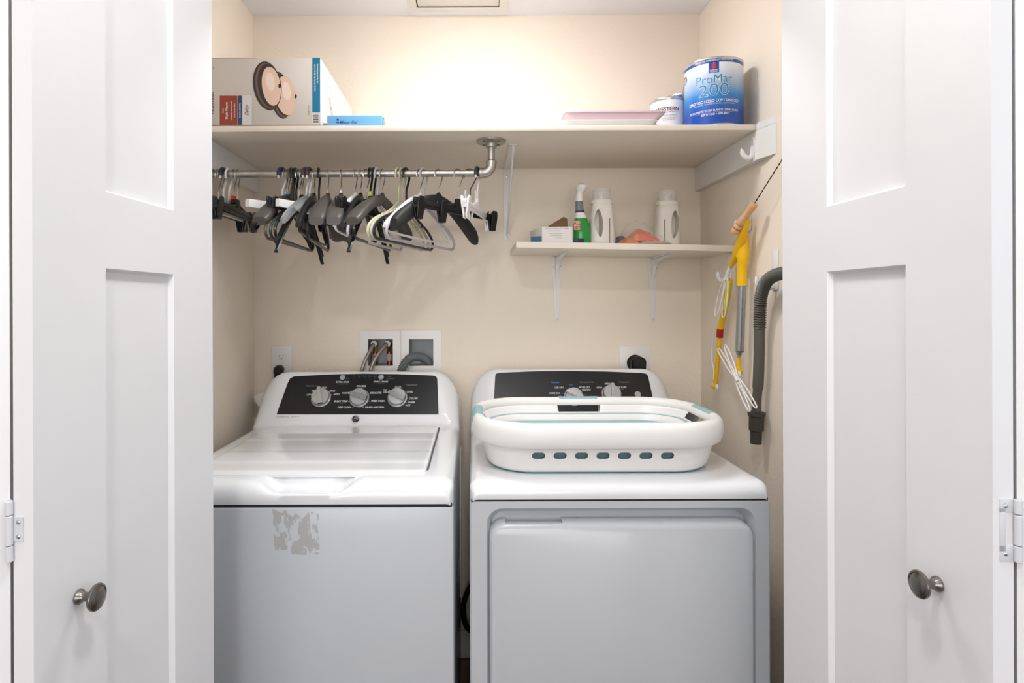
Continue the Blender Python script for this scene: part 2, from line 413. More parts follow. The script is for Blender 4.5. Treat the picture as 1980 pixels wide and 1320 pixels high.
# adhesive hook on the right cleat
def wall_hook(bm, x, y, z, w, h, out, body=True):
    """plate on a wall facing -x, with a J prong"""
    bx(bm, x-.004, x, y-w/2, y+w/2, z, z+h, .0018, 2)
    pts = spline([(x-.003, y, z+h*.30), (x-.008, y, z+h*.08), (x-out*.7, y, z+h*.02), (x-out, y, z+h*.14), (x-out*1.05, y, z+h*.34)], 5)
    tube(bm, pts, [.006]*(len(pts)-3)+[.0055, .005, .0035], 10, flat=.6, up=(0, 1, 0))
xf = XR-.0202
p = P(1452, 312, 1.70)
bm = B()
yh = 1.715; z0, z1 = P(1450, 314, yh).z, P(1450, 265, yh).z
prismM = Matrix(((0, 0, -1, xf+.0002), (1, 0, 0, yh), (0, 1, 0, z0), (0, 0, 0, 1)))
prism(bm, [(.011*math.cos(a)*(1), (z1-z0)/2+(z1-z0)/2*math.sin(a)) for a in [2*PI*k/28 for k in range(28)]], .004, prismM, .0015)
pts = spline([(xf-.003, yh, z0+.045), (xf-.006, yh, z0+.018), (xf-.018, yh, z0+.012), (xf-.030, yh, z0+.022), (xf-.036, yh, z0+.040)], 5)
tube(bm, pts, [.0055+.0025*math.sin(PI*i/(len(pts)-1)) if i < len(pts)-2 else .003 for i in range(len(pts))], 10)
tag(obj('adhesive_hook', bm, M_plast), 'empty white oval hook stuck to the cleat under the right shelf end', 'hook')

# steel bracket beside the rod
xb = P(980, 400, YB).x; zb = P(980, 465, YB).z; za = P(980, 326, YB).z; yfr = 1.86
t = thing('shelf_bracket', 'white steel bracket with diagonal brace under the long shelf right of the rod end', 'shelf bracket', (xb, YB, zb))
bm = B(); bx(bm, xb-.012, xb+.012, YB-.004, YB-.0005, zb, ZU-.001, .001); obj('wall_leg', bm, M_plast, t)
bm = B(); bx(bm, xb-.011, xb+.011, yfr-.03, YB-.004, ZU-.005, ZU-.0005, .001); obj('shelf_arm', bm, M_plast, t)
bm = B(); tube(bm, spline([(xb+.001, yfr-.02, ZU-.004), (xb+.001, yfr-.026, ZU-.018), (xb, yfr+.0, ZU-.04), (xb, 2.05, zb+.085), (xb, YB-.012, zb+.03), (xb, YB-.006, zb+.015)], 6), .0068, 10, flat=.6, up=(1, 0, 0)); obj('brace', bm, M_plast, t)
screws([((xb, YB-.004, z), (0, -1, 0), .004) for z in (zb+.012, ZU-.03)], M_chrome, t)

# pipe rod
YR = 1.80; ZR = P(700, 335.5, YR).z; RR = .0107
pe = P(950, 335, YR); px_ = pe.x
t = thing('pipe_hanging_rod', 'galvanised pipe clothes rod hung from the shelf by an elbow and round flange', 'clothes rod', (px_, YR, ZR))
bm = B(); tube(bm, [(XL+.001, YR, ZR), (px_-.045, YR, ZR)], RR, 20); obj('horizontal_pipe', bm, M_galv, t)
bm = B(); tube(bm, [(px_-.05, YR, ZR), (px_-.034, YR, ZR)], RR*.93, 20); obj('pipe_thread', bm, M_galvdark, t); bm = B(); tube(bm, [(px_, YR, ZR+.034), (px_, YR, ZR+.052)], RR*.93, 20)
obj('pipe_thread', bm, M_galvdark, t)
bm = B(); arc = [(px_-.036, YR, ZR), (px_-.030, YR, ZR)] + [(px_-.026+.026*math.sin(a), YR, ZR+.026-.026*math.cos(a)) for a in [PI/2*k/8 for k in range(9)]] + [(px_, YR, ZR+.030), (px_, YR, ZR+.036)]
rr = [.0165, .0165] + [.0152]*9 + [.0165, .0165]
tube(bm, arc, rr, 22, up=(0, 1, 0)); obj('elbow', bm, M_galv, t)
bm = B(); tube(bm, [(px_, YR, ZR+.04), (px_, YR, ZU-.006)], RR, 20); obj('drop_pipe', bm, M_galv, t)
bm = B(); lathe(bm, [(.0445, ZU-.0005), (.0445, ZU-.0055), (.042, ZU-.007), (.022, ZU-.008), (.0175, ZU-.012), (.017, ZU-.022), (.0155, ZU-.0225)], 36, Matrix.Translation((px_, YR, 0)))
fl_ = obj('flange', bm, M_galv, t)
screws([((px_+.031*math.cos(a), YR+.031*math.sin(a), ZU-.0072), (0, 0, -1), .005) for a in [PI/4+PI/2*k for k in range(4)]], M_galvdark, fl_)

# ================================================================ hangers
HM = {}
def hmesh(key, build, m, parent, name, **k):
    """parts of like hangers share one mesh"""
    if key in HM:
        o = HM[key].copy(); COL.objects.link(o); o.parent = parent; o.name = name; return o
    bm = B(); build(bm); o = obj(name, bm, m, parent, local=True, **k); HM[key] = o; return o
def hook_path(h, R=.0205, cz=None):
    cz = (RR - R + .0022) if cz is None else cz; pts = []
    for k in range(15):
        a = math.radians(205 - k*(205+35)/14); pts.append((0, R*math.cos(a), cz + R*math.sin(a)))
    pts += [(0, R*.42, cz-R*1.35), (0, .0012, cz-R*2.0), (0, 0, -h)]
    return pts
def b_wire(h): return lambda bm: tube(bm, spline(hook_path(h), 3), .0017, 7, up=(1, 0, 0))
def b_phook(h, r=.0042): return lambda bm: tube(bm, spline(hook_path(h, .022, RR-.022+r), 3), r, 9, flat=.75, up=(1, 0, 0))
def b_cap(bm): tube(bm, hook_path(.1, .022, RR-.022+.0052)[1:10], .0056, 9, up=(1, 0, 0))
def b_tubular(hw, dz):
    def f(bm):
        half = [(0, 0, -.088), (0, .012, -.094), (0, .055, -.118), (0, .10, -.137), (0, .112, -.139), (0, .118, -.147), (0, .128, -.146), (0, .16, -.158), (0, hw-.012, -.176), (0, hw, -.192), (0, hw-.001, -.206), (0, hw-.016, -.216-dz)]
        left = [(0, -y, z) for _, y, z in half[1:]][::-1]
        pts = spline(left + half, 3); bot = [(0, hw-.016-(2*hw-.032)*k/12, -.216-dz) for k in range(1, 12)]
        tube(bm, [Vector(p) for p in pts] + [Vector(p) for p in bot], .0042, 8, closed=True, up=(1, 0, 0))
    return f
def b_suit(hw, thick_end, hgt, drop):
    def f(bm):
        rows = []
        N = 34
        for i in range(N+1):
            s = -1+2*i/N; a = abs(s); y = s*hw
            z = -.082 - drop*(a**1.55); tx = lerp(.0075, thick_end, sm((a-.05)/.8)); hz = lerp(.017, hgt, sm(a*1.4)) * (1 if a < .93 else lerp(1, .75, (a-.93)/.07))
            if a < .06: z += .008*(1-a/.06)
            tx *= 1 if a < .97 else .8
            rows.append([(tx*math.copysign(abs(math.cos(t))**.7, math.cos(t)), y, z + hz*math.copysign(abs(math.sin(t))**.7, math.sin(t))) for t in [2*PI*k/16 for k in range(16)]])
        loft(bm, rows, True, True)
    return f
def b_arms(hw, drop=.105, thick=1.0):          # thin moulded hanger: two I-section arms with rail below
    def f(bm):
        rows = []
        for i in range(29):
            s = -1+2*i/28; a = abs(s); z = -.088 - drop*(a**1.35) + (.012 if a < .04 else 0)
            h = (lerp(.010, .0085, a) if a < .9 else .012)*thick
            rows.append([(x, s*hw, z+dz) for x, dz in ((-.005, h), (.005, h), (.006, h*.8), (.0015, h*.5), (.0015, -h*.5), (.006, -h*.8), (.005, -h), (-.005, -h), (-.006, -h*.8), (-.0015, -h*.5), (-.0015, h*.5), (-.006, h*.8))])
        loft(bm, rows, True, True)
    return f
def b_rail(hw, z0=-.20):
    def f(bm): tube(bm, spline([(0, -hw, z0+.012), (0, -hw*.9, z0), (0, 0, z0-.004), (0, hw*.9, z0), (0, hw, z0+.012)], 5), .0034, 8, up=(1, 0, 0))
    return f
def b_bar(hw, th=.0055):
    def f(bm):
        bx(bm, -th, th, -hw, hw, -.118, -.104, .002); bx(bm, -th*.55, th*.55, -hw*.95, hw*.95, -.126, -.117, .001)
        tube(bm, spline([(0, -.06, -.106), (0, -.02, -.098), (0, 0, -.084), (0, .02, -.098), (0, .06, -.106)], 4), .005, 8, up=(1, 0, 0))
        bx(bm, -.005, .005, -.012, .012, -.108, -.078, .002)
    return f
def b_clip(y):
    def f(bm):
        for s in (-1, 1):
            rows = []
            for (z, xo, th, w) in ((-.094, .0105, .0022, .009), (-.101, .0098, .003, .0125), (-.115, .0085, .003, .0135), (-.130, .0065, .003, .0135), (-.148, .0035, .0028, .0125), (-.158, .0042, .0022, .010)):
                rows.append([(s*xo+dx, y+dy, z) for dx, dy in ((-th, -w), (th, -w), (th, w), (-th, w))])
            loft(bm, rows, True, True)
        bmesh.ops.bevel(bm, geom=list(bm.edges), offset=.001, segments=1, affect='EDGES')
        tube(bm, [(0, y-.015, -.122), (0, y+.015, -.122)], .0065, 12)
    return f
G_ = 'clothes hangers on the pipe rod'
MATN = {'k': M_black, 'f': M_felt, 'c': M_charc, 'b': M_brown, 'g': M_green, 'l': M_lime, 'e': M_beige, 'v': M_lilac, 'w': M_plast, 't': M_clear}
# pixel of the hook on the rod, kind, yaw degrees, body colour, hook colour or m(etal), cap colour, label
HG = [
 (414, 'clip', 3, 'k', 'm', None, 'black clip hanger at the far left of the rod, half hidden by the door'),
 (421, 'clip', 5, 'k', 'm', None, 'second clip hanger from the left door, black with steel hook'),
 (432, 'clip', 2, 'w', 'w', 'charcoal', 'white clip hanger with dark hook cap nearest the left door'),
 (443, 'clip', 4, 't', 'w', None, 'translucent clip hanger with milky hook near the left door'),
 (452, 'clip', 1, 'k', 'm', 'redtag', 'black clip hanger with a red size tag near the left wall'),
 (459, 'clip', -2, 'k', 'm', None, 'rightmost hanger of the separate bunch by the left wall'),
 (546, 'plain', 14, 'w', 'w', 'navy', 'white bar hanger with navy hook cap, reaching out furthest left of the main bunch'),
 (551.5, 'arms', 5, 'k', 'm', None, 'thin black hanger just right of the navy capped white hanger'),
 (556.5, 'suit', 4, 'c', 'm', 'bluetag', 'charcoal hanger with a blue size tag right of the navy capped one'),
 (562.5, 'tub', 2, 'b', 'b', None, 'brown tubular hanger, outermost of the nested tubular ones'),
 (567, 'tub', 0, 'g', 'g', None, 'dark green tubular hanger nested beside the brown one'),
 (572.5, 'tub', -1, 'k', 'k', None, 'black tubular hanger nested beside the dark green one'),
 (578, 'clip', 12, 'k', 'm', None, 'black clip hanger with steel hook between black tubular and purple capped hangers'),
 (583.5, 'blade', 1, 'k', 'm', None, 'long armed black hanger whose rear arm hangs lowest in the left bunch'),
 (592, 'plain', 10, 'w', 'w', 'plum', 'white bar hanger with purple cap, left one of the two purple capped'),
 (598.5, 'suit2', 6, 't', 'w', 'plum', 'clear hanger with purple cap, right one of the two purple capped'),
 (606.5, 'rail', -3, 'k', 'm', None, 'black hanger with trouser rail just right of the purple capped pair'),
 (616.5, 'tub', -6, 'k', 'k', None, 'black tubular hanger directly left of the wide charcoal hanger'),
 (634, 'suit', -5, 'c', 'm', None, 'wide charcoal suit hanger, left of two standing apart in mid rod'),
 (659, 'suit', -7, 'c', 'm', None, 'wide charcoal suit hanger, right of two standing apart in mid rod'),
 (687, 'tubw', 5, 'w', 'm', None, 'white hanger with steel hook leaning at the left of the centre bunch'),
 (697, 'rail', 3, 'k', 'm', None, 'black railed hanger right of the white one with steel hook'),
 (708.5, 'clip', 18, 'k', 'm', None, 'black clip hanger left of the hanger with a lime tag'),
 (716, 'blade', 5, 'k', 'k', 'limetag', 'black hanger with a lime tag on its thick black hook'),
 (723, 'tub', 6, 'k', 'k', None, 'black tubular hanger right of the one with a lime tag'),
 (730, 'tub', 14, 'v', 'v', None, 'left one of the two lilac tubular hangers, in the centre bunch'),
 (739, 'suit', 15, 'c', 'm', None, 'wide charcoal suit hanger right of the left lilac hanger'),
 (770.5, 'tub', 17, 'l', 'l', None, 'pale green tubular hanger in front of the beige one'),
 (778.5, 'tub', 18, 'e', 'e', None, 'beige tubular hanger right beside the pale green one'),
 (785.5, 'tub', 19, 'k', 'k', None, 'black tubular hanger right beside the beige one'),
 (812, 'tubw', 24, 'w', 'm', None, 'white hanger with steel hook left of the right lilac hanger'),
 (819, 'tub', 25, 'v', 'v', None, 'right one of the two lilac tubular hangers, by the big black suit hanger'),
 (848, 'suitf', 30, 'f', 'm', None, 'large black suit hanger with matt arms near the rod end'),
 (886, 'clipL', 38, 'k', 'm', None, 'long black clip hanger turned sideways near the elbow of the rod'),
 (909, 'peg', 70, 'w', 'kw', None, 'small white clip with black wire hook near the elbow'),
 (923, 'clip', 13, 'w', 'w', 'charcoal', 'white clip hanger with dark hook cap nearest the pipe elbow'),
]
CAPS = {'charcoal': mat('cap_grey', '#33393d', .4), 'navy': mat('cap_navy', '#1c3358', .35), 'plum': mat('cap_plum', '#4b3a45', .4)}
TAGS = {'redtag': (mat('tag_red', '#d8301a', .35), -.074), 'bluetag': (mat('tag_blue', '#2a8fc4', .35), -.068), 'limetag': (mat('tag_lime', '#b7bd62', .35), -.062)}
for i, (hx, kind, yaw, bc, hc, cap, label) in enumerate(HG):
    X = P(hx, 335, YR).x
    if X < XL+.03: X = XL+.03+.008*i
    t = thing('clothes_hanger', label, 'hanger', (X, YR, ZR), math.radians(-yaw), G_)
    bmat = MATN[bc]; h = .088
    if kind == 'peg':
        hmesh('wirek', b_wire(.068), M_black, t, 'hook')
        def pegs(bm):
            for s in (-1, 1):
                rows = []
                for (z, y, w) in ((-.052, .016*s, .0025), (-.07, .017*s, .005), (-.105, .009*s, .006), (-.128, .0045*s, .006), (-.14, .004*s, .003)):
                    rows.append([(dx, y+dy, z) for dx, dy in ((-w, -.0025), (w, -.0025), (w, .0025), (-w, .0025))])
                loft(bm, rows, True, True)
            tube(bm, [(-.008, 0, -.11), (.008, 0, -.11)], .006, 12)
        hmesh('peg', pegs, M_plast, t, 'clip'); continue
    if hc == 'm': hmesh('wire', b_wire(h), M_chrome, t, 'hook')
    else: hmesh('ph'+hc, b_phook(h), MATN[hc], t, 'hook')
    if cap in CAPS: hmesh('cap'+cap, b_cap, CAPS[cap], t, 'hook_cap')
    if cap in TAGS:
        m_, z_ = TAGS[cap]
        hmesh('tag'+cap, lambda bm: bx(bm, -.0055, .0055, -.008, .008, z_-.008, z_+.008, .002), m_, t, 'size_tag')
    if kind in ('clip', 'clipL'):
        hw = .165 if kind == 'clip' else .19
        hmesh('bar'+kind+bc, b_bar(hw), bmat, t, 'bar')
        for q in ((-1, 1)):
            hmesh('clip%s%d%s' % (kind, q, bc), b_clip(q*(hw-.016)), bmat, t, 'clip')
        if kind == 'clipL':
            hmesh('clipin', b_clip(-.075), bmat, t, 'clip')
            bm = B(); text(bm, 'REAL SIMPLE', .008, frame_of((-.0058, -.125, -.111), (0, -1, 0), (0, 0, 1)), 0, 'CENTER', .02); obj('lettering', bm, M_inkg, t, local=True, smooth=False)
    elif kind == 'plain':
        def plain(bm):
            rows = []
            for i in range(21):
                q = -1+2*i/20; a = abs(q); z = -.104-.012*a; h = lerp(.014, .0105, a)
                rows.append([(x, q*.175, z+dz) for x, dz in ((-.004, h), (.004, h), (.006, h*.6), (.006, -h), (-.006, -h), (-.006, h*.6))])
            loft(bm, rows, True, True); tube(bm, spline([(0, -.05, -.096), (0, -.018, -.088), (0, 0, -.074), (0, .018, -.088), (0, .05, -.096)], 4), .0055, 8, up=(1, 0, 0))
        hmesh('plain'+bc, plain, bmat, t, 'bar')
    elif kind == 'tub': hmesh('tub'+bc, b_tubular(.203, 0), bmat, t, 'frame')
    elif kind == 'tubw':
        hmesh('armw', b_suit(.20, .006, .008, .10), bmat, t, 'shoulder_bar'); hmesh('railw', b_rail(.19, -.195), bmat, t, 'trouser_rail')
    elif kind == 'suit': hmesh('suit', b_suit(.205, .024, .016, .090), bmat, t, 'shoulder_bar')
    elif kind == 'suit2': hmesh('suit2', b_suit(.19, .010, .013, .085), bmat, t, 'shoulder_bar')
    elif kind == 'suitf': hmesh('suitf', b_suit(.222, .016, .024, .098), bmat, t, 'shoulder_bar')
    elif kind == 'arms': hmesh('arms'+bc, b_arms(.215), bmat, t, 'shoulder_bar')
    elif kind == 'blade': hmesh('blade'+bc, b_arms(.225, .155, 1.3), bmat, t, 'shoulder_bar')
    elif kind == 'rail':
        hmesh('suitr', b_suit(.20, .009, .010, .10), bmat, t, 'shoulder_bar'); hmesh('railk', b_rail(.185, -.198), bmat, t, 'trouser_rail')

# ================================================================ things on the top shelf
# carton of ceiling lamps
bl = P(409, 244, YS+.004); tr = P(619, 112, YS+.004)
x0, x1, z0, z1 = XL+.012, tr.x, ZT+.0015, tr.z; yb0, yb1 = YS+.004, 2.155
t = thing('light_fixture_carton', 'large carton of ceiling lights standing at the left end of the long shelf', 'carton', ((x0+x1)/2, (yb0+yb1)/2, ZT+.001))
bm = B(); bx(bm, x0, x1, yb0, yb1, z0, z1, .0012); cbx = obj('carton_body', bm, [M_cup], t)
bm = B(); bx(bm, x1, x1+.0006, yb0+.001, yb1-.001, z0+.001, z1-.001); obj('white_side', bm, M_cart_w, t)
bm = B(); bx(bm, x0, P(497, 200, yb0).x, yb0+.002, yb0+.05, z1, z1+.0025, .0005); obj('flap', bm, M_ledge, t); bm = B(); bx(bm, x0, x1+.002, yb0-.001, yb0+.002, z0-.0003, z0+.003, .0004); obj('flap', bm, M_ledge, t)
fr = frame_of((x0, yb0, z0), (1, 0, 0), (0, 0, 1)); fn = fr.col[2].xyz
def patch(bm, px0, px1, py0, py1, fr, lift=.0004, mi=0):
    p0 = fr.translation; n = fr.col[2].xyz; bm.faces.new([bm.verts.new(hit(a, b, p0, n)+n*lift) for a, b in ((px0, py1), (px1, py1), (px1, py0), (px0, py0))]).material_index = mi
def blob(bm, cx, cy, rx, ry, rot, fr, lift, mi=0, arc=(0, 360)):
    p0 = fr.translation; n = fr.col[2].xyz; vs_ = []
    for k in range(40):
        a = math.radians(arc[0]+(arc[1]-arc[0])*k/40); u, v = rx*math.cos(a), ry*math.sin(a)
        vs_.append(bm.verts.new(hit(cx+u*math.cos(rot)-v*math.sin(rot), cy+u*math.sin(rot)+v*math.cos(rot), p0, n)+n*lift))
    bm.faces.new(vs_).material_index = mi
PR = [mat('print_rust', '#96402c', .6), mat('print_navy', '#2f4b74', .6), mat('print_teal', '#12779a', .6), mat('print_dark_bronze', '#3c302b', .5), mat('print_cream', '#e3c3ac', .5),
      mat('print_white', '#f0efee', .6), mat('print_black', '#252322', .6), mat('print_bronze_light', '#6a5a50', .5), mat('print_grey_card', '#dcd6d2', .6), mat('print_cream_light', '#efd8c6', .5)]
bm = B()
patch(bm, 425, 459, 185, 243, fr); patch(bm, 460, 468, 185, 242.5, fr, mi=1); patch(bm, 468.5, 487, 184, 242, fr, mi=8)
patch(bm, 604, 619, 111.5, 217, fr, mi=2); patch(bm, 604.5, 616.5, 219, 239, fr, mi=5)
for k in range(9): patch(bm, 605.5, 616, 220+k*2, 220.9+k*2+(k % 3)*.25, fr, .0006, mi=6)
for (cx, cy, s, l) in ((545, 184, .0, .0006), (520, 166, 0, .0010)):
    blob(bm, cx-3, cy, 20 if cy > 170 else 27, 46 if cy > 170 else 47.5, -.16, fr, l, 3)
    blob(bm, cx-1.0, cy, 18 if cy > 170 else 24.5, 44 if cy > 170 else 45, -.16, fr, l+.0001, 7)
    blob(bm, cx+1.5, cy, 17 if cy > 170 else 22.5, 42 if cy > 170 else 43, -.16, fr, l+.0002, 3)
    blob(bm, cx+8 if cy > 170 else cx+5, cy+1, 20 if cy > 170 else 18, 38, -.14, fr, l+.0003, 4)
    blob(bm, cx+9 if cy > 170 else cx+3, cy-8, 8, 18, -.14, fr, l+.0004, 9)
blob(bm, 541, 166.5, 2.4, 4.4, 0, fr, .0016, 6); blob(bm, 572, 186.5, 2.2, 4.2, 0, fr, .0013, 6)
R9 = PI/2
def vt(s, px, py, h, mi, shear=0, bold=0, sx=1): ptext(bm, s, px, py, h, fr, shear, 'CENTER', bold, sx, mi, .0008, R9)
vt('3-Light', 431.5, 214, 2.6, 5); vt('Flush Mount', 438.5, 214, 4.8, 5, 0, .01, .95); vt('Oil-Rubbed Bronze Finish', 448, 214, 2.7, 5, 0, .01, .92); vt('With Frosted Glass', 453.5, 214, 2.7, 5, 0, .01, .92)
vt('INDOOR LIGHTING', 464.2, 214, 2.8, 5, 0, .01, .8); vt('Dylan', 477.5, 214, 7, 6, .45, 0, .85); vt('LIGHTING', 411.8, 199, 4.4, 6, 0, 0, 1.5)
vt('Uses 2 x 60 Watt Max (Medium) Bulbs', 609, 150, 2.7, 5, 0, .015, .86); vt('Per Fixture, Sold Separately', 614, 142, 2.7, 5, 0, .015, .86); vt('5-5/8" x 15"', 597, 213, 3, 7)
vt('C', 410.5, 132, 6, 7)
obj('printed_artwork', bm, PR, t, smooth=False, label='printed picture of two frosted ceiling lamps and labels')
frs = frame_of((x1+.0008, yb0, z0), (0, 1, 0), (0, 0, 1))
bm = B(); prism(bm, [(.13, .02), (.20, .02), (.19, .06), (.10, .12)], .0003, frs, mi=0)
for k in range(4): text(bm, ('3-Light Flush Mount', 'Oil-Rubbed Bronze', 'Frosted Glass', 'Indoor Lighting')[k], .012, frs @ Matrix.Translation((.10, .15-.02*k, .0003)), mi=0)
obj('side_print', bm, mat('side_print_ink', '#c9b6a6', .6), t, smooth=False)

# pack of paint rollers
a, b = P(632, 246, YS+.01), P(739, 222, YS+.01)
t = thing('roller_pack', 'flat light blue roller pack lying right of the big carton on the long shelf', 'roller pack', ((a.x+b.x)/2, YS+.09, ZT))
M_bluep = mat('sky_blue_wrapper', '#72b3e2', .35)
bm = B(); bx(bm, a.x, b.x, YS+.01, YS+.12, ZT+.0005, b.z, .004, 3); obj('wrapper', bm, M_bluep, t)
fr = frame_of((a.x, YS+.0098, a.z), (1, 0, 0), (0, 0, 1)); bm = B()
ptext(bm, 'Mister Rol', 673, 236.5, 5.5, fr, .35, bold=.01); ptext(bm, '4" Foam Paint Roller Set', 700, 243.2, 2.7, fr)
blob(bm, 653, 231.5, 2.4, 2.2, 0, fr, .0005); blob(bm, 653, 237, 3.2, 1.3, .2, fr, .0005)
obj('lettering', bm, mat('navy_ink', '#174f86', .5), t, smooth=False)
bm = B(); bx(bm, a.x-.012, a.x-.001, YS+.012, YS+.05, ZT+.0005, ZT+.012, .003); bx(bm, b.x+.001, b.x+.004, YS+.014, YS+.10, ZT+.0005, b.z-.004, .001); obj('clear_end', bm, M_clear, t)

# paint tray liners
M_pinkw = mat('pinkish_white_plastic', '#e2c9cf', .35)
def tray(x0, x1, y0, y1, zb, zt, fl, m, label):
    bm = B(); rows = []
    for (o_, z) in ((-fl, zb), (-.002, zt-.004), (0, zt), (.003, zt), (.003, zt-.003), (.0015, zt-.003), (.0015, zt-.002), (-.001, zt-.002), (-.004, zt-.006), (-fl-.001, zb+.002)):
        rows.append([(x, y, z) for x, y in rrect(x0-o_, x1+o_, y0-o_, y1+o_, .02, 5)])
    loft(bm, rows, True, True)
    tag(obj('paint_tray', bm, m), label, 'paint tray', 'paint trays on the long shelf')
a, b = P(1092, 238, YS+.02), P(1290, 212, YS+.02)
def upturned(x0, x1, y0, y1, zb, zt, fl, m, label):
    """front wall cut away between two flared ends: a deep tray lying on its rim"""
    bm = B()
    rows = []
    for (o_, z) in ((0, zt-.0045), (0, zt), (-.004, zt+.0015)):
        rows.append([(x, y, z) for x, y in rrect(x0-o_, x1+o_, y0-o_, y1+o_, .012, 5)])
    loft(bm, rows, True, True)
    rows = []
    for (o_, z) in ((-fl, zb), (-.006, zt-.004)):
        rows.append([(x, y, z) for x, y in rrect(x0-o_, x1+o_, y0+.012-o_*.3, y1+o_, .015, 5)])
    loft(bm, rows, True, True)
    tag(obj('paint_tray', bm, m), label, 'paint tray', 'paint trays on the long shelf')
tray(a.x-.012, b.x-.030, YS+.012, YS+.30, ZT+.0005, ZT+.018, .018, M_plast, 'lower white paint tray lying flat left of the quart can')
upturned(a.x, b.x, YS+.022, YS+.30, ZT+.0185, b.z, .03, M_pinkw, 'upper pinkish paint tray stacked on the white tray')

# cans
def can(name, cx, cy, r, h, label, bands, letter, bail=True):
    t = thing(name, label, 'paint can', (cx, cy, ZT+.0005), 0, 'paint cans on the long shelf'); T = Matrix.Translation((cx, cy, ZT+.0005))
    for nm, m, z0, z1, rr_ in bands: 
        bm = B(); lathe(bm, [(rr_, z0), (rr_, z1)], 64, T, cap=True); obj(nm, bm, m, t)
    bm = B(); lathe(bm, [(r*1.0, 0), (r*1.02, .002), (r*1.02, .004), (r, .006)], 64, T); obj('base_rim', bm, M_chrome, t)
    bm = B(); lathe(bm, [(r, h-.008), (r*1.02, h-.006), (r*1.03, h-.003), (r*1.02, h), (r*.93, h), (r*.92, h-.006), (r*.80, h-.006), (r*.79, h-.002), (.001, h-.002)], 64, T)
    obj('rim', bm, M_chrome, t)
    if bail:
        bm = B()
        for s in (-1, 1):
            p = Vector((cx+s*r*1.0, cy+.0, ZT+h*.80)); lathe(bm, [(.012, 0), (.012, .002), (.006, .004), (.004, .006)], 18, frame_of(p, (0, 1, 0), (0, 0, 1)) @ Matrix.Scale(1 if s > 0 else -1, 4, (0, 0, 1)))
        pts = [(cx + r*1.04*math.cos(a), cy+r*1.06*math.sin(a)*.9+.0, ZT+h*.80 - .10*math.sin(a)*.9) for a in [PI*k/24 for k in range(25)]]
        tube(bm, pts, .0014, 6); obj('bail_handle', bm, M_chrome, t)
    if letter:
        for nm, m, items in letter:
            bm = B()
            for it in items:
                if it[0] == 'T':
                    _, s, du, z, size, bold, sx = it; text(bm, s, size, Matrix.Translation((du, z, 0)), 0, 'CENTER', bold, sx)
                else:
                    _, u0, u1, z0, z1 = it
                    n = 8; R = [[bm.verts.new((lerp(u0, u1, i/n), z, 0)) for i in range(n+1)] for z in (z0, z1)]
                    for i in range(n): bm.faces.new((R[0][i], R[0][i+1], R[1][i+1], R[1][i]))
            lift = {'l1': .0005, 'l2': .0008}.get(nm[1], .0008); a0 = -PI/2 + nm[2]
            for _ in range(1):
                es = [e for e in bm.edges if e.calc_length() > r*.12]
                if es: bmesh.ops.subdivide_edges(bm, edges=es, cuts=3)
            for v in bm.verts:
                u, z = v.co.x, v.co.y; a = a0 + u/r
                v.co = Vector((cx+(r+lift)*math.cos(a), cy+(r+lift)*math.sin(a), ZT+.0005+z))
            obj(nm[0], bm, m, t, smooth=False)
    return t
def fade_blue():
    m = bpy.data.materials.new('blue_fading_label'); m.use_nodes = True; nt = m.node_tree; b = nt.nodes['Principled BSDF']
    tc = nt.nodes.new('ShaderNodeTexCoord'); sp = nt.nodes.new('ShaderNodeSeparateXYZ'); mr = nt.nodes.new('ShaderNodeMapRange')
    mr.inputs['From Min'].default_value = .0; mr.inputs['From Max'].default_value = .19
    rp = nt.nodes.new('ShaderNodeValToRGB'); e = rp.color_ramp.elements
    e[0].position = .25; e[0].color = lin('#0d4db0'); e[1].position = .92; e[1].color = lin('#e8eef4')
    n = e.new(.5); n.color = lin('#2f86cf'); n = e.new(.7); n.color = lin('#a9c3dd')
    wv = nt.nodes.new('ShaderNodeTexWave'); wv.wave_type = 'RINGS'; wv.inputs['Scale'].default_value = 60; wv.inputs['Distortion'].default_value = 1
    ad = nt.nodes.new('ShaderNodeMath'); ad.operation = 'MULTIPLY_ADD'; ad.inputs[1].default_value = .035
    L = nt.links.new
    L(tc.outputs['Object'], sp.inputs[0]); L(sp.outputs['Z'], mr.inputs['Value']); L(tc.outputs['Object'], wv.inputs['Vector'])
    L(wv.outputs['Fac'], ad.inputs[0]); L(mr.outputs['Result'], ad.inputs[2]); L(ad.outputs[0], rp.inputs['Fac']); L(rp.outputs['Color'], b.inputs['Base Color'])
    b.inputs['Roughness'].default_value = .25; return m
M_lab = fade_blue(); M_bluer = mat('royal_blue_band', '#2a55ab', .3); M_canw = mat('can_white_label', '#eae8e8', .35); M_dk = mat('dark_red_print', '#6c3a3c', .5)
M_edge = mat('pale_green_outline_print', '#d7ecd6', .4); M_bl2 = mat('mid_blue_print', '#2b7fbd', .4)
cx = P(1379, 190, 1.79).x; aim = -math.atan2(-cx, 1.79)   # letters face the viewer a little to the right of centre
tilt = -.36
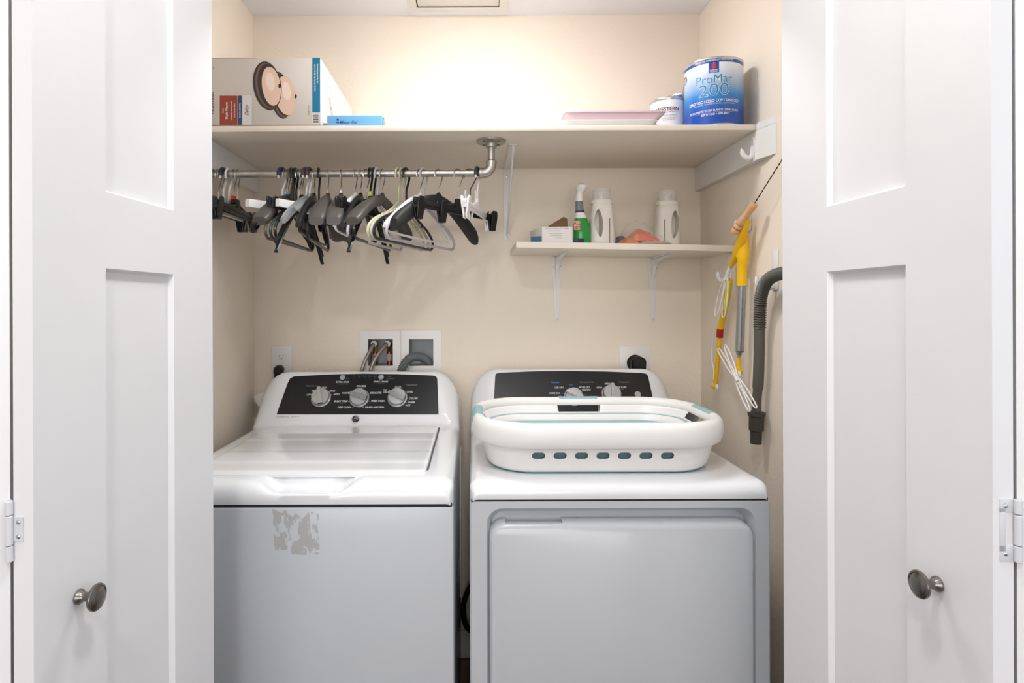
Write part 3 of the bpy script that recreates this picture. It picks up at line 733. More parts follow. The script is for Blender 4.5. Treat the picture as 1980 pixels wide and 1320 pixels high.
lt = [(('outline_letters', 'l1', tilt), M_edge, [('T', 'ProMar', 0, .134, .034, .016, 1.0), ('T', '200', 0, .102, .050, .016, 1.15)]),
      (('inner_letters', 'l2', tilt), M_bl2, [('T', 'ProMar', 0, .134, .034, -.002, 1.0), ('T', '200', 0, .102, .050, -.004, 1.15)]),
      (('white_lettering', 'l2', tilt), M_ink, [('T', 'ZERO VOC / CERO COV / SANS COV', 0, .071, .0115, .02, .80), ('T', 'INTERIOR LATEX   LATEX PARA INTERIORES   LATEX D\'INTERIEUR', 0, .063, .0045, .0, .9), ('T', 'EXTRA WHITE / EXTRA BLANCO / EXTRA BLANC', 0, .044, .0085, .02, .78), ('T', 'B20 W 12651 \u2022 6509-45017', .004, .033, .0085, .02, .8), ('B', -.055, .055, .0385, .0389), ('T', 'SEMI-GLOSS / SEMI-BRILLO / SEMI-LUSTRE', 0, .188, .006, .02, 1)]),
      (('badge', 'l1', tilt), mat('badge_blue', '#23489a', .4), [('B', -.014, .014, .152, .185)]),
      (('badge_mark', 'l2', tilt), mat('badge_red', '#d4333c', .4), [('T', '\u2022', 0, .1735, .036, .02, 1), ('B', -.005, .005, .165, .172)]),
      (('badge_lettering', 'l2', tilt), M_ink, [('T', 'SHERWIN', 0, .1595, .005, .02, 1), ('T', 'WILLIAMS', 0, .155, .0045, .02, 1), ('T', '\u2022', 0, .180, .012, 0, 1)])]
can('gallon_paint_can', cx, 1.79, .083, .198, 'large blue and white paint can at the right end of the long shelf',
    [('label_band', M_lab, .005, .182, .0832), ('top_band', M_bluer, .182, .1915, .0834), ('can_wall', M_chrome, .003, .193, .083)], lt)
can('gallon_paint_can', .735, 2.065, .083, .193, 'gallon can with blue top band hidden behind the large blue can', [('label_band', M_canw, .005, .176, .0832), ('top_band', M_bluer, .176, .1875, .0834)], None)
cx = P(1291, 210, 1.87).x
can('quart_paint_can', cx, 1.87, .0535, .120, 'small white paint can standing left of the large blue can', [('label_band', M_canw, .003, .114, .0535)],
    [(('maroon_lettering', 'l2', -.25), M_dk, [('T', 'WESTERN', -.004, .083, .0165, .02, .95), ('T', 'BUILDING PRODUCTS', .0, .0735, .006, 0, .95)]), (('grey_lettering', 'l2', -.25), M_inkg, [('T', 'PREMIUM INTERIOR', 0, .064, .0055, 0, 1), ('B', -.03, .03, .0595, .0598), ('T', 'ACRYLIC ENAMEL', 0, .055, .0055, 0, 1), ('T', 'QUART 946 mL', 0, .05, .0055, 0, 1)])], bail=False)

# ================================================================ lower shelf
XS = .136; yS = 1.876; zl = P(998, 478.5, yS).z; zr = P(1410, 486, yS).z; th = .0195
tl = math.atan2(zr-zl, .69)
def zsh(x): return zl + th + (x-XS)*math.tan(tl)
bm = B(); bx(bm, 0, XR-XS-.001, yS, YB-.001, 0, th, .001, M=Matrix.Translation((XS, 0, zl)) @ Matrix.Rotation(-tl, 4, 'Y'))
tag(obj('wall_shelf', bm, M_shelf), 'short painted shelf on two brackets in the right corner of the closet', 'shelf')
for k, (pxc, lab) in enumerate(((1076.5, 'left white stamped bracket under the short shelf'), (1262, 'right white stamped bracket under the short shelf'))):
    xc = P(pxc, 550, YB).x; zt = zl+(xc-XS)*math.tan(tl)-.0005; zb = P(pxc, 621, YB).z
    t = thing('shelf_bracket', lab, 'shelf bracket', (xc, YB, zb), 0, 'brackets under the short shelf')
    fr = frame_of((xc, YB-.0005, zb), (1, 0, 0), (0, 0, 1)); H = zt-zb
    bm = B(); prism(bm, [(-.006, .006), (-.003, 0), (.003, 0), (.006, .006), (.019, H), (-.019, H)], .003, fr, .001)
    prism(bm, [(-.0025, .03), (.0025, .03), (.005, H-.02), (-.005, H-.02)], .006, fr, .0015); obj('wall_leg', bm, M_plast, t)
    fr2 = frame_of((xc, YB-.001, zt), (1, 0, 0), (0, -1, 0))
    bm = B(); prism(bm, [(-.019, 0), (.019, 0), (.008, .20), (.003, .207), (-.003, .207), (-.008, .20)], .003, frame_of((xc, YB-.001, zt-.0032), (1, 0, 0), (0, -1, 0)) if False else Matrix(((1, 0, 0, xc), (0, -1, 0, YB-.001), (0, 0, -1, zt), (0, 0, 0, 1))), .001); obj('shelf_arm', bm, M_plast, t)
    bm = B(); a_ = [(YB-.003, zt-.075), (YB-.003, zt-.003), (YB-.16, zt-.003)]
    pts = [(YB-.003, zt-.09), (YB-.012, zt-.06), (YB-.028, zt-.028), (YB-.06, zt-.015), (YB-.15, zt-.008), (YB-.19, zt-.0035), (YB-.003, zt-.0035)]
    va = [[bm.verts.new((xc+s, y, z)) for y, z in pts] for s in (-.0065, .0065)]
    for v_ in va: bm.faces.new(v_)
    n_ = len(pts)
    for i in range(n_): bm.faces.new((va[0][i], va[0][(i+1) % n_], va[1][(i+1) % n_], va[1][i]))
    bmesh.ops.bevel(bm, geom=list(bm.edges), offset=.0015, segments=2, affect='EDGES'); obj('rib', bm, M_plast, t)
    screws([((xc+dx, YB-.0035, z), (0, -1, 0), .0032) for dx, z in ((-.012, zt-.04), (.012, zt-.036), (0, zb+.007))] + [((xc-.010, YB-.03, zt-.0032), (0, 0, -1), .003)], M_chrome, t)

# small open carton
yb0 = 1.895; a, b = P(1048, 460, yb0), P(1107, 438, yb0); zs = zsh(a.x)+.0006
t = thing('small_carton', 'small white printed carton with torn brown lid at the left end of the short shelf', 'carton', ((a.x+b.x)/2, yb0+.05, zs))
bm = B(); ang = Matrix.Translation((a.x, yb0, 0)) @ Matrix.Rotation(.0, 4, 'Z'); wB = b.x-a.x; dB = .12
Mx = Matrix(((1, -.22, 0, a.x), (0, 1, 0, yb0), (0, 0, 1, 0), (0, 0, 0, 1)))
bx(bm, 0, wB, 0, dB, zs, b.z, .0008, M=Mx); obj('carton_body', bm, M_cart_w, t)
bm = B(); p1, p2, p3, p4 = P(1060, 437, yb0+.03), P(1090, 419, yb0+.06), P(1097, 423, yb0+.07), P(1098, 438, yb0+.05)
q = [p1, p2, p3, p4]; lo = [bm.verts.new(p) for p in q]; hi = [bm.verts.new(p+Vector((.004, .03, -.002))) for p in q]
bm.faces.new(lo); bm.faces.new(hi[::-1])
for i in range(4): bm.faces.new((lo[i], lo[(i+1) % 4], hi[(i+1) % 4], hi[i]))
obj('torn_flap', bm, M_kraft, t, smooth=False)
fr = frame_of((a.x, yb0, zs), (1, 0, 0), (0, 0, 1)); bm = B()
for k, s in enumerate(('KEEP OUT OF REACH OF CHILDREN', '')):
    if s: ptext(bm, s, 1077, 441.5, 1.7, fr, sx=1.15)
ptext(bm, 'SINCE 1846 NEW BOX', 1071, 446.5, 1.6, fr, sx=1.15); ptext(bm, 'natural cleaning and care', 1075, 451, 1.8, fr); ptext(bm, 'for home and laundry', 1075, 455, 1.8, fr); ptext(bm, '1 2 6 9 4 6 2 8', 1080, 460, 1.6, fr)
obj('lettering', bm, mat('blue_grey_ink', '#5a6a88', .6), t, smooth=False)
bm = B(); q = [(.0, .003), (.10, .003), (.10, .04), (.0, .044)]
frl = frame_of((a.x-.0006, yb0, zs), (.22, -1, 0), (0, 0, 1))
prism(bm, [(-.11, .004), (-.004, .004), (-.004, .020), (-.11, .03)], .0004, frl); obj('side_label', bm, mat('label_blue', '#3a86b8', .5), t, smooth=False)

# green spray bottle
bc = P(1124, 440, 2.0); cx, cy = bc.x, 2.0; zs = zsh(cx)+.0008
t = thing('spray_bottle', 'green cleaner spray bottle with white trigger head on the short shelf', 'spray bottle', (cx, cy, zs))
def oval(rows_, name, m, par, cx, cy, zs, n=2.6, N=36):
    bm = B(); rows = []
    for z, a, b, dx in rows_:
        rows.append([(cx+dx+a*math.copysign(abs(math.cos(t_))**(2/n), math.cos(t_)), cy+b*math.copysign(abs(math.sin(t_))**(2/n), math.sin(t_)), zs+z) for t_ in [2*PI*k/N for k in range(N)]])
    loft(bm, rows, True, True); return obj(name, bm, m, par)
M_grn = mat('green_liquid_bottle', '#2ea348', .15, trans=.15, spec=.5)
s_ = 2.0/F
oval([(0, .027, .021, .001), (.003, .029, .023, .001), (.05, .0285, .023, .001), (.075, .0265, .021, 0), (.092, .021, .018, -.002), (.102, .0165, .015, -.003)], 'bottle', M_grn, t, cx, cy, zs)
oval([(.1015, .0168, .015, -.003), (.125, .0135, .0125, -.006), (.142, .0128, .012, -.007), (.152, .0125, .012, -.007)], 'bottle_neck', mat('smoky_clear', '#8e9698', .25, trans=.4), t, cx, cy, zs)
oval([(.0925, .0212, .0183, -.002), (.104, .0172, .0156, -.003), (.112, .016, .0145, -.0045)], 'neck_label', M_plast, t, cx-.0, cy-.0004, zs)
oval([(.1125, .0162, .0147, -.0045), (.118, .0152, .0138, -.0052)], 'navy_label', mat('label_navy', '#1d2c50', .4), t, cx, cy-.0004, zs)
oval([(.150, .0135, .013, -.007), (.155, .0138, .0135, -.007), (.170, .0128, .013, -.0065), (.178, .0115, .013, -.0055), (.186, .0150, .018, -.001), (.194, .0195, .024, .001), (.203, .0195, .024, .001), (.2095, .013, .016, -.001), (.2115, .003, .006, -.004)], 'trigger_head', M_plast, t, cx, cy, zs, 2.2)
bm = B(); bx(bm, cx-.0285, cx-.008, cy-.0245, cy-.0215, zs+.052, zs+.082, .001); obj('front_label', bm, mat('label_cream', '#e3b9a0', .5), t)
bm = B(); frb = frame_of((cx, cy-.0246, zs), (1, 0, 0), (0, 0, 1)); text(bm, 'ALL', .014, frb @ Matrix.Translation((-.018, .074, .0002)), 0, 'CENTER', .02); text(bm, 'NEW', .012, frb @ Matrix.Translation((-.018, .060, .0002)), 0, 'CENTER', .02); obj('label_lettering', bm, M_red, t, smooth=False)
bm = B(); bx(bm, cx-.0285, cx+.004, cy-.0243, cy-.0222, zs+.008, zs+.024, .001); obj('lower_label', bm, mat('label_navy', '#1d2c50', .4), t)

# detergent bottles
def jug(pxc, D, flip, label):
    cx = P(pxc, 440, D).x; zs = zsh(cx)+.0008; f = -1 if flip else 1
    t = thing('detergent_bottle', label, 'detergent bottle', (cx, D, zs), 0, 'white detergent bottles')
    b = oval([(0, .040, .030, 0), (.004, .0435, .034, 0), (.04, .0425, .034, -.001*f), (.09, .039, .033, -.003*f), (.125, .036, .031, -.003*f), (.14, .0345, .030, -.003*f), (.144, .031, .028, -.003*f)], 'bottle', M_white2, t, cx, D, zs, 3)
    c = B(); rows = []
    for i in range(13):
        a = i/12; z = zs+.03+.092*a; w_ = .0165*math.sin(PI*min(max(a, .02), .98))**.6
        xc = cx - f*(.0200 - .006*(1-a)**2)
        rows.append([(xc+w_*math.cos(k*PI/6), D+.06*(1 if k < 0 else 1)*math.sin(k*PI/6), z) for k in range(12)])
    loft(c, rows, True, True); 
    cut(b, [c]); b.data.shade_smooth(); b.data.set_sharp_from_angle(angle=math.radians(35))
    # closed membrane inside the grip recess
    bm = B(); bx(bm, cx-f*.0215-.012, cx-f*.0215+.012, D+.008, D+.020, zs+.028, zs+.124, .003); obj('grip_recess', bm, M_white2, t)
    oval([(.143, .0355, .030, -.003*f), (.147, .037, .031, -.003*f), (.153, .037, .031, -.003*f), (.156, .035, .030, -.003*f)], 'collar', M_white2, t, cx, D, zs, 2.4)
    bm = B(); lathe(bm, [(.030, .156), (.0305, .157), (.029, .192), (.027, .194), (.0262, .193), (.028, .188), (.0292, .158)], 32, Matrix.Translation((cx-.003*f, D, zs)) @ Matrix.Diagonal((1, .85, 1, 1)), cap=False); lathe(bm, [(.0005, .1938), (.0268, .1938)], 32, Matrix.Translation((cx-.003*f, D, zs)) @ Matrix.Diagonal((1, .85, 1, 1)), cap=False)
    obj('measuring_cap', bm, mat('clear_cap', '#f4f2ee', .12, alpha=.28), t)
    bm = B(); tube(bm, spline([(cx-.003*f, D, zs+.156), (cx-.003*f, D, zs+.170), (cx-.008*f, D, zs+.178), (cx-.016*f, D, zs+.182)], 4), [.012]*4+[.009]*4+[.006]*4+[.004], 12); obj('pour_spout', bm, mat('milky_plastic', '#efede8', .3), t)
    bm = B(); xx = cx+f*.0165; bx(bm, xx-.0012, xx+.0012, D-.0347, D-.0322, zs+.004, zs+.092, .0005); obj('level_window', bm, mat('window_slit', '#6f675a', .4), t)
    bm = B(); rows = []
    for z in (.012, .075): rows.append([(cx + s*.0436*math.cos(a)**.7 if False else cx - f*(.0415 - .010*k/6), D + .006 + .0035*k, zs+z) for k, a in enumerate([0]*7) for s in (1,)])
    rows = [[(cx - f*(.0438-(.0004*k*k)), D+.002+.004*k, zs+z) for k in range(7)] for z in (.012, .09)]
    rows2 = [[(p[0]-f*.001, p[1], p[2]) for p in r] for r in rows]
    loft(bm, rows2); obj('label', bm, M_yelc, t, mods=[('SOLIDIFY', dict(thickness=.0006))])
jug(1165, 2.005, False, 'left white detergent bottle on the short shelf, grip on its left side')
jug(1288.5, 2.01, True, 'right white detergent bottle on the short shelf, grip on its right side')

# bags
def crumple(x0, x1, y0, y1, z0, h, seed, amp=.006, N=26, prof=None):
    bm = B(); g = []
    for j in range(N+1):
        row = []
        for i in range(N+1):
            u, v = i/N, j/N; e = (math.sin(PI*u)**.45)*(math.sin(PI*v)**.45); z = z0 + h*e*(prof(u) if prof else 1)
            n = noise.noise(Vector((u*5+seed, v*5, seed)))+.5*noise.noise(Vector((u*12+seed, v*12, 3)))
            row.append((lerp(x0, x1, u)+amp*n*.8, lerp(y0, y1, v)+amp*n*e, max(z0, z+amp*n*e*1.4)))
        g.append(row)
    loft(bm, g)
    bot = [[(p[0], p[1], z0) for p in g[0]], [(p[0], p[1], z0) for p in g[-1]]]; loft(bm, bot)
    return bm
xa, xb_ = P(1192, 460, 1.95).x, P(1282, 460, 1.95).x; zs = zsh(xa)+.0005
tag(obj('orange_pouch', crumple(xa+.002, xa+.06, 1.885, 1.97, zs-.0006, .022, 1.3, .003, prof=lambda u: 1.0), mat('orange_foil', '#d9702a', .35)), 'orange pouch lying at the front right of the left detergent bottle', 'pouch')
tag(obj('blue_pouch', crumple(xa+.0, xa+.07, 1.955, 2.04, zs-.0003, .050, 4.1, .004, prof=lambda u: 1-.75*u), mat('grey_blue_foil', '#4f5570', .4)), 'dark blue pouch leaning behind the orange pouch beside the detergent', 'pouch')
zb_ = zs-.0012
t = thing('sponge_bag', 'clear bag of orange packets slumped between the two detergent bottles', 'bag', ((xa+xb_)/2+.02, 1.96, zb_))
bm = crumple(xa+.062, xb_+.006, 1.885, 2.03, zb_+.0005, .020, 8.8, .003, prof=lambda u: 1.25-.6*u); obj('pink_packet', bm, mat('pinkish_foil', '#c79d8d', .3, var=(40, .25)), t)
def orange_print():
    m = bpy.data.materials.new('orange_printed_packet'); m.use_nodes = True; nt = m.node_tree; b = nt.nodes['Principled BSDF']
    tc = nt.nodes.new('ShaderNodeTexCoord'); v = nt.nodes.new('ShaderNodeTexVoronoi'); v.inputs['Scale'].default_value = 45
    rp = nt.nodes.new('ShaderNodeValToRGB'); rp.color_ramp.interpolation = 'CONSTANT'; e = rp.color_ramp.elements; e[0].color = lin('#d95f2a'); e[1].position = .55; e[1].color = lin('#e88a3c')
    n = e.new(.75); n.color = lin('#dcc0b0'); n = e.new(.9); n.color = lin('#b85a3a')
    nt.links.new(tc.outputs['Object'], v.inputs['Vector']); nt.links.new(v.outputs['Color'], rp.inputs['Fac']); nt.links.new(rp.outputs['Color'], b.inputs['Base Color']); b.inputs['Roughness'].default_value = .3; return m
bm = crumple(xa+.045, xb_-.022, 1.90, 2.035, zb_+.012, .052, 5.7, .005, prof=lambda u: 1.15-.8*u)
for v in bm.verts: pass
obj('orange_packet', bm, orange_print(), t)
bm = crumple(xa+.012, xb_+.012, 1.882, 2.045, zb_+.0002, .082, 2.2, .007, 34, prof=lambda u: 1.15-.95*u*u)
obj('clear_film', bm, mat('clear_film', '#f2f2f2', .15, alpha=.13), t)

# ================================================================ fittings on the back wall
def plate(bm, px0, px1, py0, py1, th=.005, y=YB, bev=.002):
    a, b = P(px0, py1, y), P(px1, py0, y); bx(bm, a.x, b.x, y-th, y-.0003, a.z, b.z, bev); return a, b
t = thing('wall_outlet', 'white duplex outlet plate above the left corner of the washer', 'outlet', P(545, 727, YB))
bm = B(); a, b = plate(bm, 526, 565, 668, 728); obj('cover_plate', bm, M_plast, t)
xc = P(545.5, 690, YB).x
for pyc in (689.5, 713):
    c = P(545.5, pyc, YB); bm = B(); prism(bm, [(x, z) for x, z in [(.0165*math.cos(k*PI/16), .0165*math.sin(k*PI/16)) for k in range(32)] if True], .0025, frame_of((c.x, YB-.005, c.z), (1, 0, 0), (0, 0, 1)), .0006)
    for v in bm.verts: v.co.z = max(min(v.co.z, c.z+.0135), c.z-.0135)
    o = obj('socket', bm, M_plast, t)
    bm = B(); bx(bm, c.x-.0075, c.x-.0055, YB-.0078, YB-.0072, c.z-.001, c.z+.0075); bx(bm, c.x+.0055, c.x+.0075, YB-.0078, YB-.0072, c.z-.0005, c.z+.007)
    lathe(bm, [(.0026, 0), (.0026, .0004)], 12, frame_of((c.x, YB-.0073, c.z-.0075), (1, 0, 0), (0, 0, 1))); obj('socket_slot', bm, M_seam, o)
c = P(543, 713, YB)
bm = B(); pts = spline([(c.x, YB-.0085, c.z), (c.x, YB-.028, c.z-.001), (c.x-.001, YB-.040, c.z-.012), (c.x-.002, YB-.040, c.z-.03)], 4)
tube(bm, pts, [.0155]*3+[.0165]*3+[.0135]*3+[.009]*(len(pts)-9), 16); pts = spline([(c.x-.002, YB-.040, c.z-.028), (c.x-.002, YB-.038, c.z-.05), (c.x, YB-.035, c.z-.12), (c.x, YB-.035, c.z-.5)], 5); tube(bm, pts, .0045, 8)
tag(obj('power_cord', bm, M_rubber), 'black plug and cord in the outlet above the washer', 'power cord')

# laundry supply and drain boxes
def lbox(px0, px1, py0, py1, bxs, label, name):
    p = P((px0+px1)/2, py1, YB); t = thing(name, label, 'laundry box', p)
    x0, x1, z0, z1 = bxs; a, b = P(px0, py1, YB), P(px1, py0, YB); bm = B(); w_ = .0045
    for q in ((a.x, x0+.004, a.z, b.z), (x1-.004, b.x, a.z, b.z), (x0+.004, x1-.004, a.z, z0+.004), (x0+.004, x1-.004, z1-.004, b.z)): bx(bm, q[0], q[1], YB-w_, YB-.0003, q[2], q[3])
    obj('face_frame', bm, M_plast, t, smooth=False)
    bm = B(); d = .085
    bx(bm, x0+.001, x0+.004, YB-.003, YB+d, z0+.001, z1-.001); bx(bm, x1-.004, x1-.001, YB-.003, YB+d, z0+.001, z1-.001); bx(bm, x0+.001, x1-.001, YB-.003, YB+d, z0+.001, z0+.004); bx(bm, x0+.001, x1-.001, YB-.003, YB+d, z1-.004, z1-.001); bx(bm, x0+.001, x1-.001, YB+d, YB+d+.003, z0+.001, z1-.001)
    obj('recessed_box', bm, M_boxin, t, smooth=False); return t
t = lbox(697.5, 775, 639, 720.5, boxes[0], 'left white laundry box in the back wall holding the two water valves', 'water_valve_box')
for k, pxv in enumerate((725, 752.5)):
    v = P(pxv, 668, YB+.03); bm = B()
    tube(bm, [(v.x, YB+.035, v.z+.008), (v.x, YB+.035, v.z-.004)], .011, 14); tube(bm, [(v.x, YB+.035, v.z-.004), (v.x, YB+.035, v.z-.022)], .0085, 6); o = obj('valve', bm, M_brass, t)
    bm = B(); tube(bm, [(v.x, YB+.035, v.z-.022), (v.x, YB+.035, boxes[0][2]+.004)], .0095, 14); obj('supply_pipe', bm, M_copper, t)
    bm = B(); tube(bm, [(v.x, YB+.034, v.z-.030), (v.x, YB+.034, v.z-.055)], .0102, 14); obj('pipe_label', bm, mat('pipe_sticker', '#b7a7b4', .5), t)
t = lbox(776, 853, 638, 721, boxes[1], 'right white laundry box in the back wall where the grey drain hose enters', 'drain_box')
mb = bpy.data.materials.new('braided_hose'); mb.use_nodes = True; nt = mb.node_tree; b_ = nt.nodes['Principled BSDF']; b_.inputs['Metallic'].default_value = .7; b_.inputs['Roughness'].default_value = .4
tc = nt.nodes.new('ShaderNodeTexCoord'); wv = nt.nodes.new('ShaderNodeTexWave'); wv.inputs['Scale'].default_value = 180; wv.bands_direction = 'DIAGONAL'; rp = nt.nodes.new('ShaderNodeValToRGB'); rp.color_ramp.elements[0].color = lin('#6f675c'); rp.color_ramp.elements[1].color = lin('#c4bbac')
nt.links.new(tc.outputs['Object'], wv.inputs['Vector']); nt.links.new(wv.outputs['Fac'], rp.inputs['Fac']); nt.links.new(rp.outputs['Color'], b_.inputs['Base Color'])
for (q, lab) in (([(724, 664), (718, 674), (706, 697), (698, 722), (695, 745)], 'left braided water hose running down behind the washer'), ([(750, 664), (741, 672), (724, 696), (715, 722), (712, 745)], 'right braided water hose running down behind the washer')):
    dd = [YB+.012, YB-.01, YB-.03, YB-.035, YB-.035]
    pts = spline([P(a, b, d) for (a, b), d in zip(q, dd)], 6)
    t = thing('water_hose', lab, 'water hose', pts[-1], 0, 'braided water hoses')
    bm = B(); tube(bm, pts, .0068, 14); obj('braided_tube', bm, mb, t)
    bm = B(); tube(bm, [pts[0]+Vector((.002, .010, .0)), pts[0]+Vector((0, -.012, 0))], [.012, .0125], 6); tube(bm, pts[:5], .009, 14); obj('hose_nut', bm, M_chrome, t)
def corr(pts, r, amp, pitch, k=3):
    """ribbed hose: returns resampled points and radii"""
    L = [0]
    for a, b in zip(pts, pts[1:]): L.append(L[-1]+(b-a).length)
    n = int(L[-1]/pitch*k); out = []; rr = []; j = 0
    for i in range(n+1):
        s = L[-1]*i/n
        while j < len(L)-2 and L[j+1] < s: j += 1
        t_ = (s-L[j])/max(1e-9, L[j+1]-L[j]); out.append(pts[j].lerp(pts[j+1], t_)); rr.append(r - amp*(.5-.5*math.cos(2*PI*i/k)) if k > 2 else r-amp*(i % 2))
    return out, rr
pts = spline([P(836, 712, YB+.03), P(830, 701, YB+.025), P(815, 691, YB+.0), P(799, 690, YB-.025), P(786, 698, YB-.045), P(776, 716, YB-.05), P(771, 745, YB-.05)], 10)
o_, r_ = corr(pts, .0167, .0042, .0068, 4); bm = B(); tube(bm, o_, r_, 16)
tag(obj('drain_hose', bm, M_draing), 'grey corrugated drain hose arching out of the right laundry box', 'drain hose')

# dryer outlet
t = thing('dryer_outlet', 'large square white outlet plate behind the dryer console', 'outlet', P(1227, 726, YB))
bm = B(); plate(bm, 1197, 1257, 668, 726.5); obj('cover_plate', bm, M_plast, t)
c = P(1227, 701, YB); bm = B(); lathe(bm, [(.030, 0), (.030, .006), (.028, .008)], 36, frame_of((c.x, YB-.0055, c.z), (1, 0, 0), (0, 0, 1))); obj('socket', bm, M_rubber, t)
c = P(1230, 701, YB); bm = B(); fr = frame_of((c.x, YB-.014, c.z), (1, 0, 0), (0, 0, 1))
prism(bm, [(.027*math.cos(k*PI/12), .004+.022*math.sin(k*PI/12)) for k in range(13)] + [(-.024, -.04), (.024, -.04)], .028, fr, .006)
for i in range(3): bx(bm, c.x-.0285+.004*i, c.x-.0275+.004*i, YB-.0435, YB-.018, c.z-.03, c.z+.012)
tube(bm, [(c.x, YB-.028, c.z-.036), (c.x, YB-.03, c.z-.5)], .011, 12)
tag(obj('dryer_plug', bm, M_rubber), 'big black dryer plug in the square outlet plate', 'plug')
# white tilted bracket cover behind the washer
p = [(489, 767), (523, 750), (535, 777), (519, 794), (504, 795)]
bm = B(); f_ = [bm.verts.new(P(a, b, 2.11)) for a, b in p]; g_ = [bm.verts.new(P(a, b, 2.11)+Vector((0, .045, 0))) for a, b in p]; bm.faces.new(f_); bm.faces.new(g_)
for i in range(5): bm.faces.new((f_[i], f_[(i+1) % 5], g_[(i+1) % 5], g_[i]))
bmesh.ops.bevel(bm, geom=list(bm.edges), offset=.002, segments=2, affect='EDGES')
tag(obj('hose_guide', bm, M_plast), 'white plastic piece sticking out behind the left side of the washer console', 'plastic guide')

# ================================================================ washer and dryer
def top_cover(xc, w, yf, zs, zd, y_con, tmax, scoop=None):
    """lofted top: deck, then console. returns bmesh"""
    prof = [(yf, zs+.003, .012, .012), (yf-.003, zs+.012, .012, .012), (yf-.003, lerp(zs, zd, .45), .014, .014), (yf+.001, lerp(zs, zd, .70), .016, .015), (yf+.009, lerp(zs, zd, .88), .018, .016), (yf+.022, zd-.001, .022, .018), (yf+.040, zd+.0005, .026, .02), (yf+.060, zd+.001, .028, .022)]
    for k in range(1, 9): prof.append((lerp(yf+.06, y_con-.03, k/8), zd+.001, .030, .024))
    zc0 = EYE-.372; zc1 = EYE-.240
    prof += [(y_con-.012, zd+.003, .032, .026), (y_con, zd+.009, .035, .03), (y_con+.007, zd+.02, .038, .04)]
    for k in range(0, 9):
        t_ = k/8; y = lerp(CON0[0], CON1[0], t_*tmax); z = lerp(CON0[1], CON1[1], t_*tmax)
        prof.append((y, z, lerp(.050, .088, t_), lerp(.05, .125, t_)))
    zt_ = z
    prof += [(y+.004, zt_+.0025, .090, .13), (y+.014, zt_+.0035, .092, .13), (CON1[0]+.040, zt_+.001, .092, .125), (CON1[0]+.047, zt_-.02, .088, .11), (CON1[0]+.048, zs+.003, .02, .012)]
    rows = []
    for y, z, a, b in prof:
        hw = w/2 - .010*max(0, 1-(y-yf+.003)/.03)**2
        row = []; nc = 9; b = min(b, max(.004, z-zs-.002)); con = sm((y-y_con)/.05) * (1 if y < CON1[0]+.0515 else 0)
        L = [(-hw, zs)] if z > zs+.006 else [(-hw, zs)]
        for k in range(nc):
            t_ = PI/2*k/(nc-1); L.append((-hw + a*(1-math.cos(t_)), z-b+b*math.sin(t_)))
        mid = []
        NX = 46
        for k in range(1, NX): mid.append((lerp(-hw+a, hw-a, k/NX), z))
        Rr = [(-x, zz_) for x, zz_ in L][::-1]
        for x, zz_ in L+mid+Rr:
            yy = y
            if scoop and y < yf+.058:
                s0, s1, dp = scoop; u = (x+xc-s0)/(s1-s0)
                if 0 < u < 1 and zz_ > lerp(zs, zd, .3):
                    f_ = sm(min(u, 1-u)/.24); q_ = (zz_-zs)/(zd-zs)
                    zz_ = min(zz_, lerp(zz_, zd-dp + .0*(y-yf), f_)) if y > yf+.02 else lerp(zz_, min(zz_, zd-dp*(.9)), f_)
                    if y > yf+.02: zz_ = lerp(zz_, zz_-.006*(y-yf-.02)/.03, f_)
                    yy = y - .002*f_*(1 if y < yf+.03 else 0)
            row.append((xc+x, yy, zz_))
        rows.append(row)
    bm = B(); loft(bm, rows); 
    return bm
CON0 = (1.968, EYE-.368); CON1 = (2.056, EYE-.226)
cvec = Vector((0, CON1[0]-CON0[0], CON1[1]-CON0[1]))
PF = frame_of((0, CON0[0], CON0[1]), (1, 0, 0), cvec)   # console plane, normal out to the viewer
PN = PF.col[2].xyz
def console_panel(cs, t):
    bm = B(); pts = [hit(a, b, PF.translation, PN) for a, b in cs]; inv = PF.inverted()
    q = [(inv @ p) for p in pts]
    prism(bm, [(v.x, v.y) for v in q], .0016, PF, .0004)
    return obj('control_panel', bm, M_panel, t)
def dial(px, py, rpx, ang, t, ticks=True):
    c = hit(px, py, PF.translation, PN); r = rpx*c.y/F; K = PF.copy(); K.translation = c + PN*.0016
    bm = B(); lathe(bm, [(r, 0), (r, .004), (r*.94, .006), (r*.9, .006)], 44, K); o = obj('dial', bm, M_chrome, t)
    bm = B(); lathe(bm, [(r*.90, .005), (r*.88, .016), (r*.82, .019), (.0005, .0195)], 44, K); obj('dial_face', bm, M_silverp, o)
    bm = B(); G = K @ Matrix.Rotation(ang, 4, 'Z')
    pts = []
    for k in range(9): a = -PI/2+PI*k/8; pts.append((r*.78+.005*math.cos(a)*.9, .0065*math.sin(a)))
    pts += [(-r*.86, .0085), (-r*.86, -.0085)]
    prism(bm, pts, .014, G @ Matrix.Translation((0, 0, .017)), .0022); obj('dial_grip', bm, M_chrome, o)
    return o
def console_side():
    pass
def cabinet(x0, x1, yf, yb, zt, t, dryer=False):
    bm = B()
    return bm
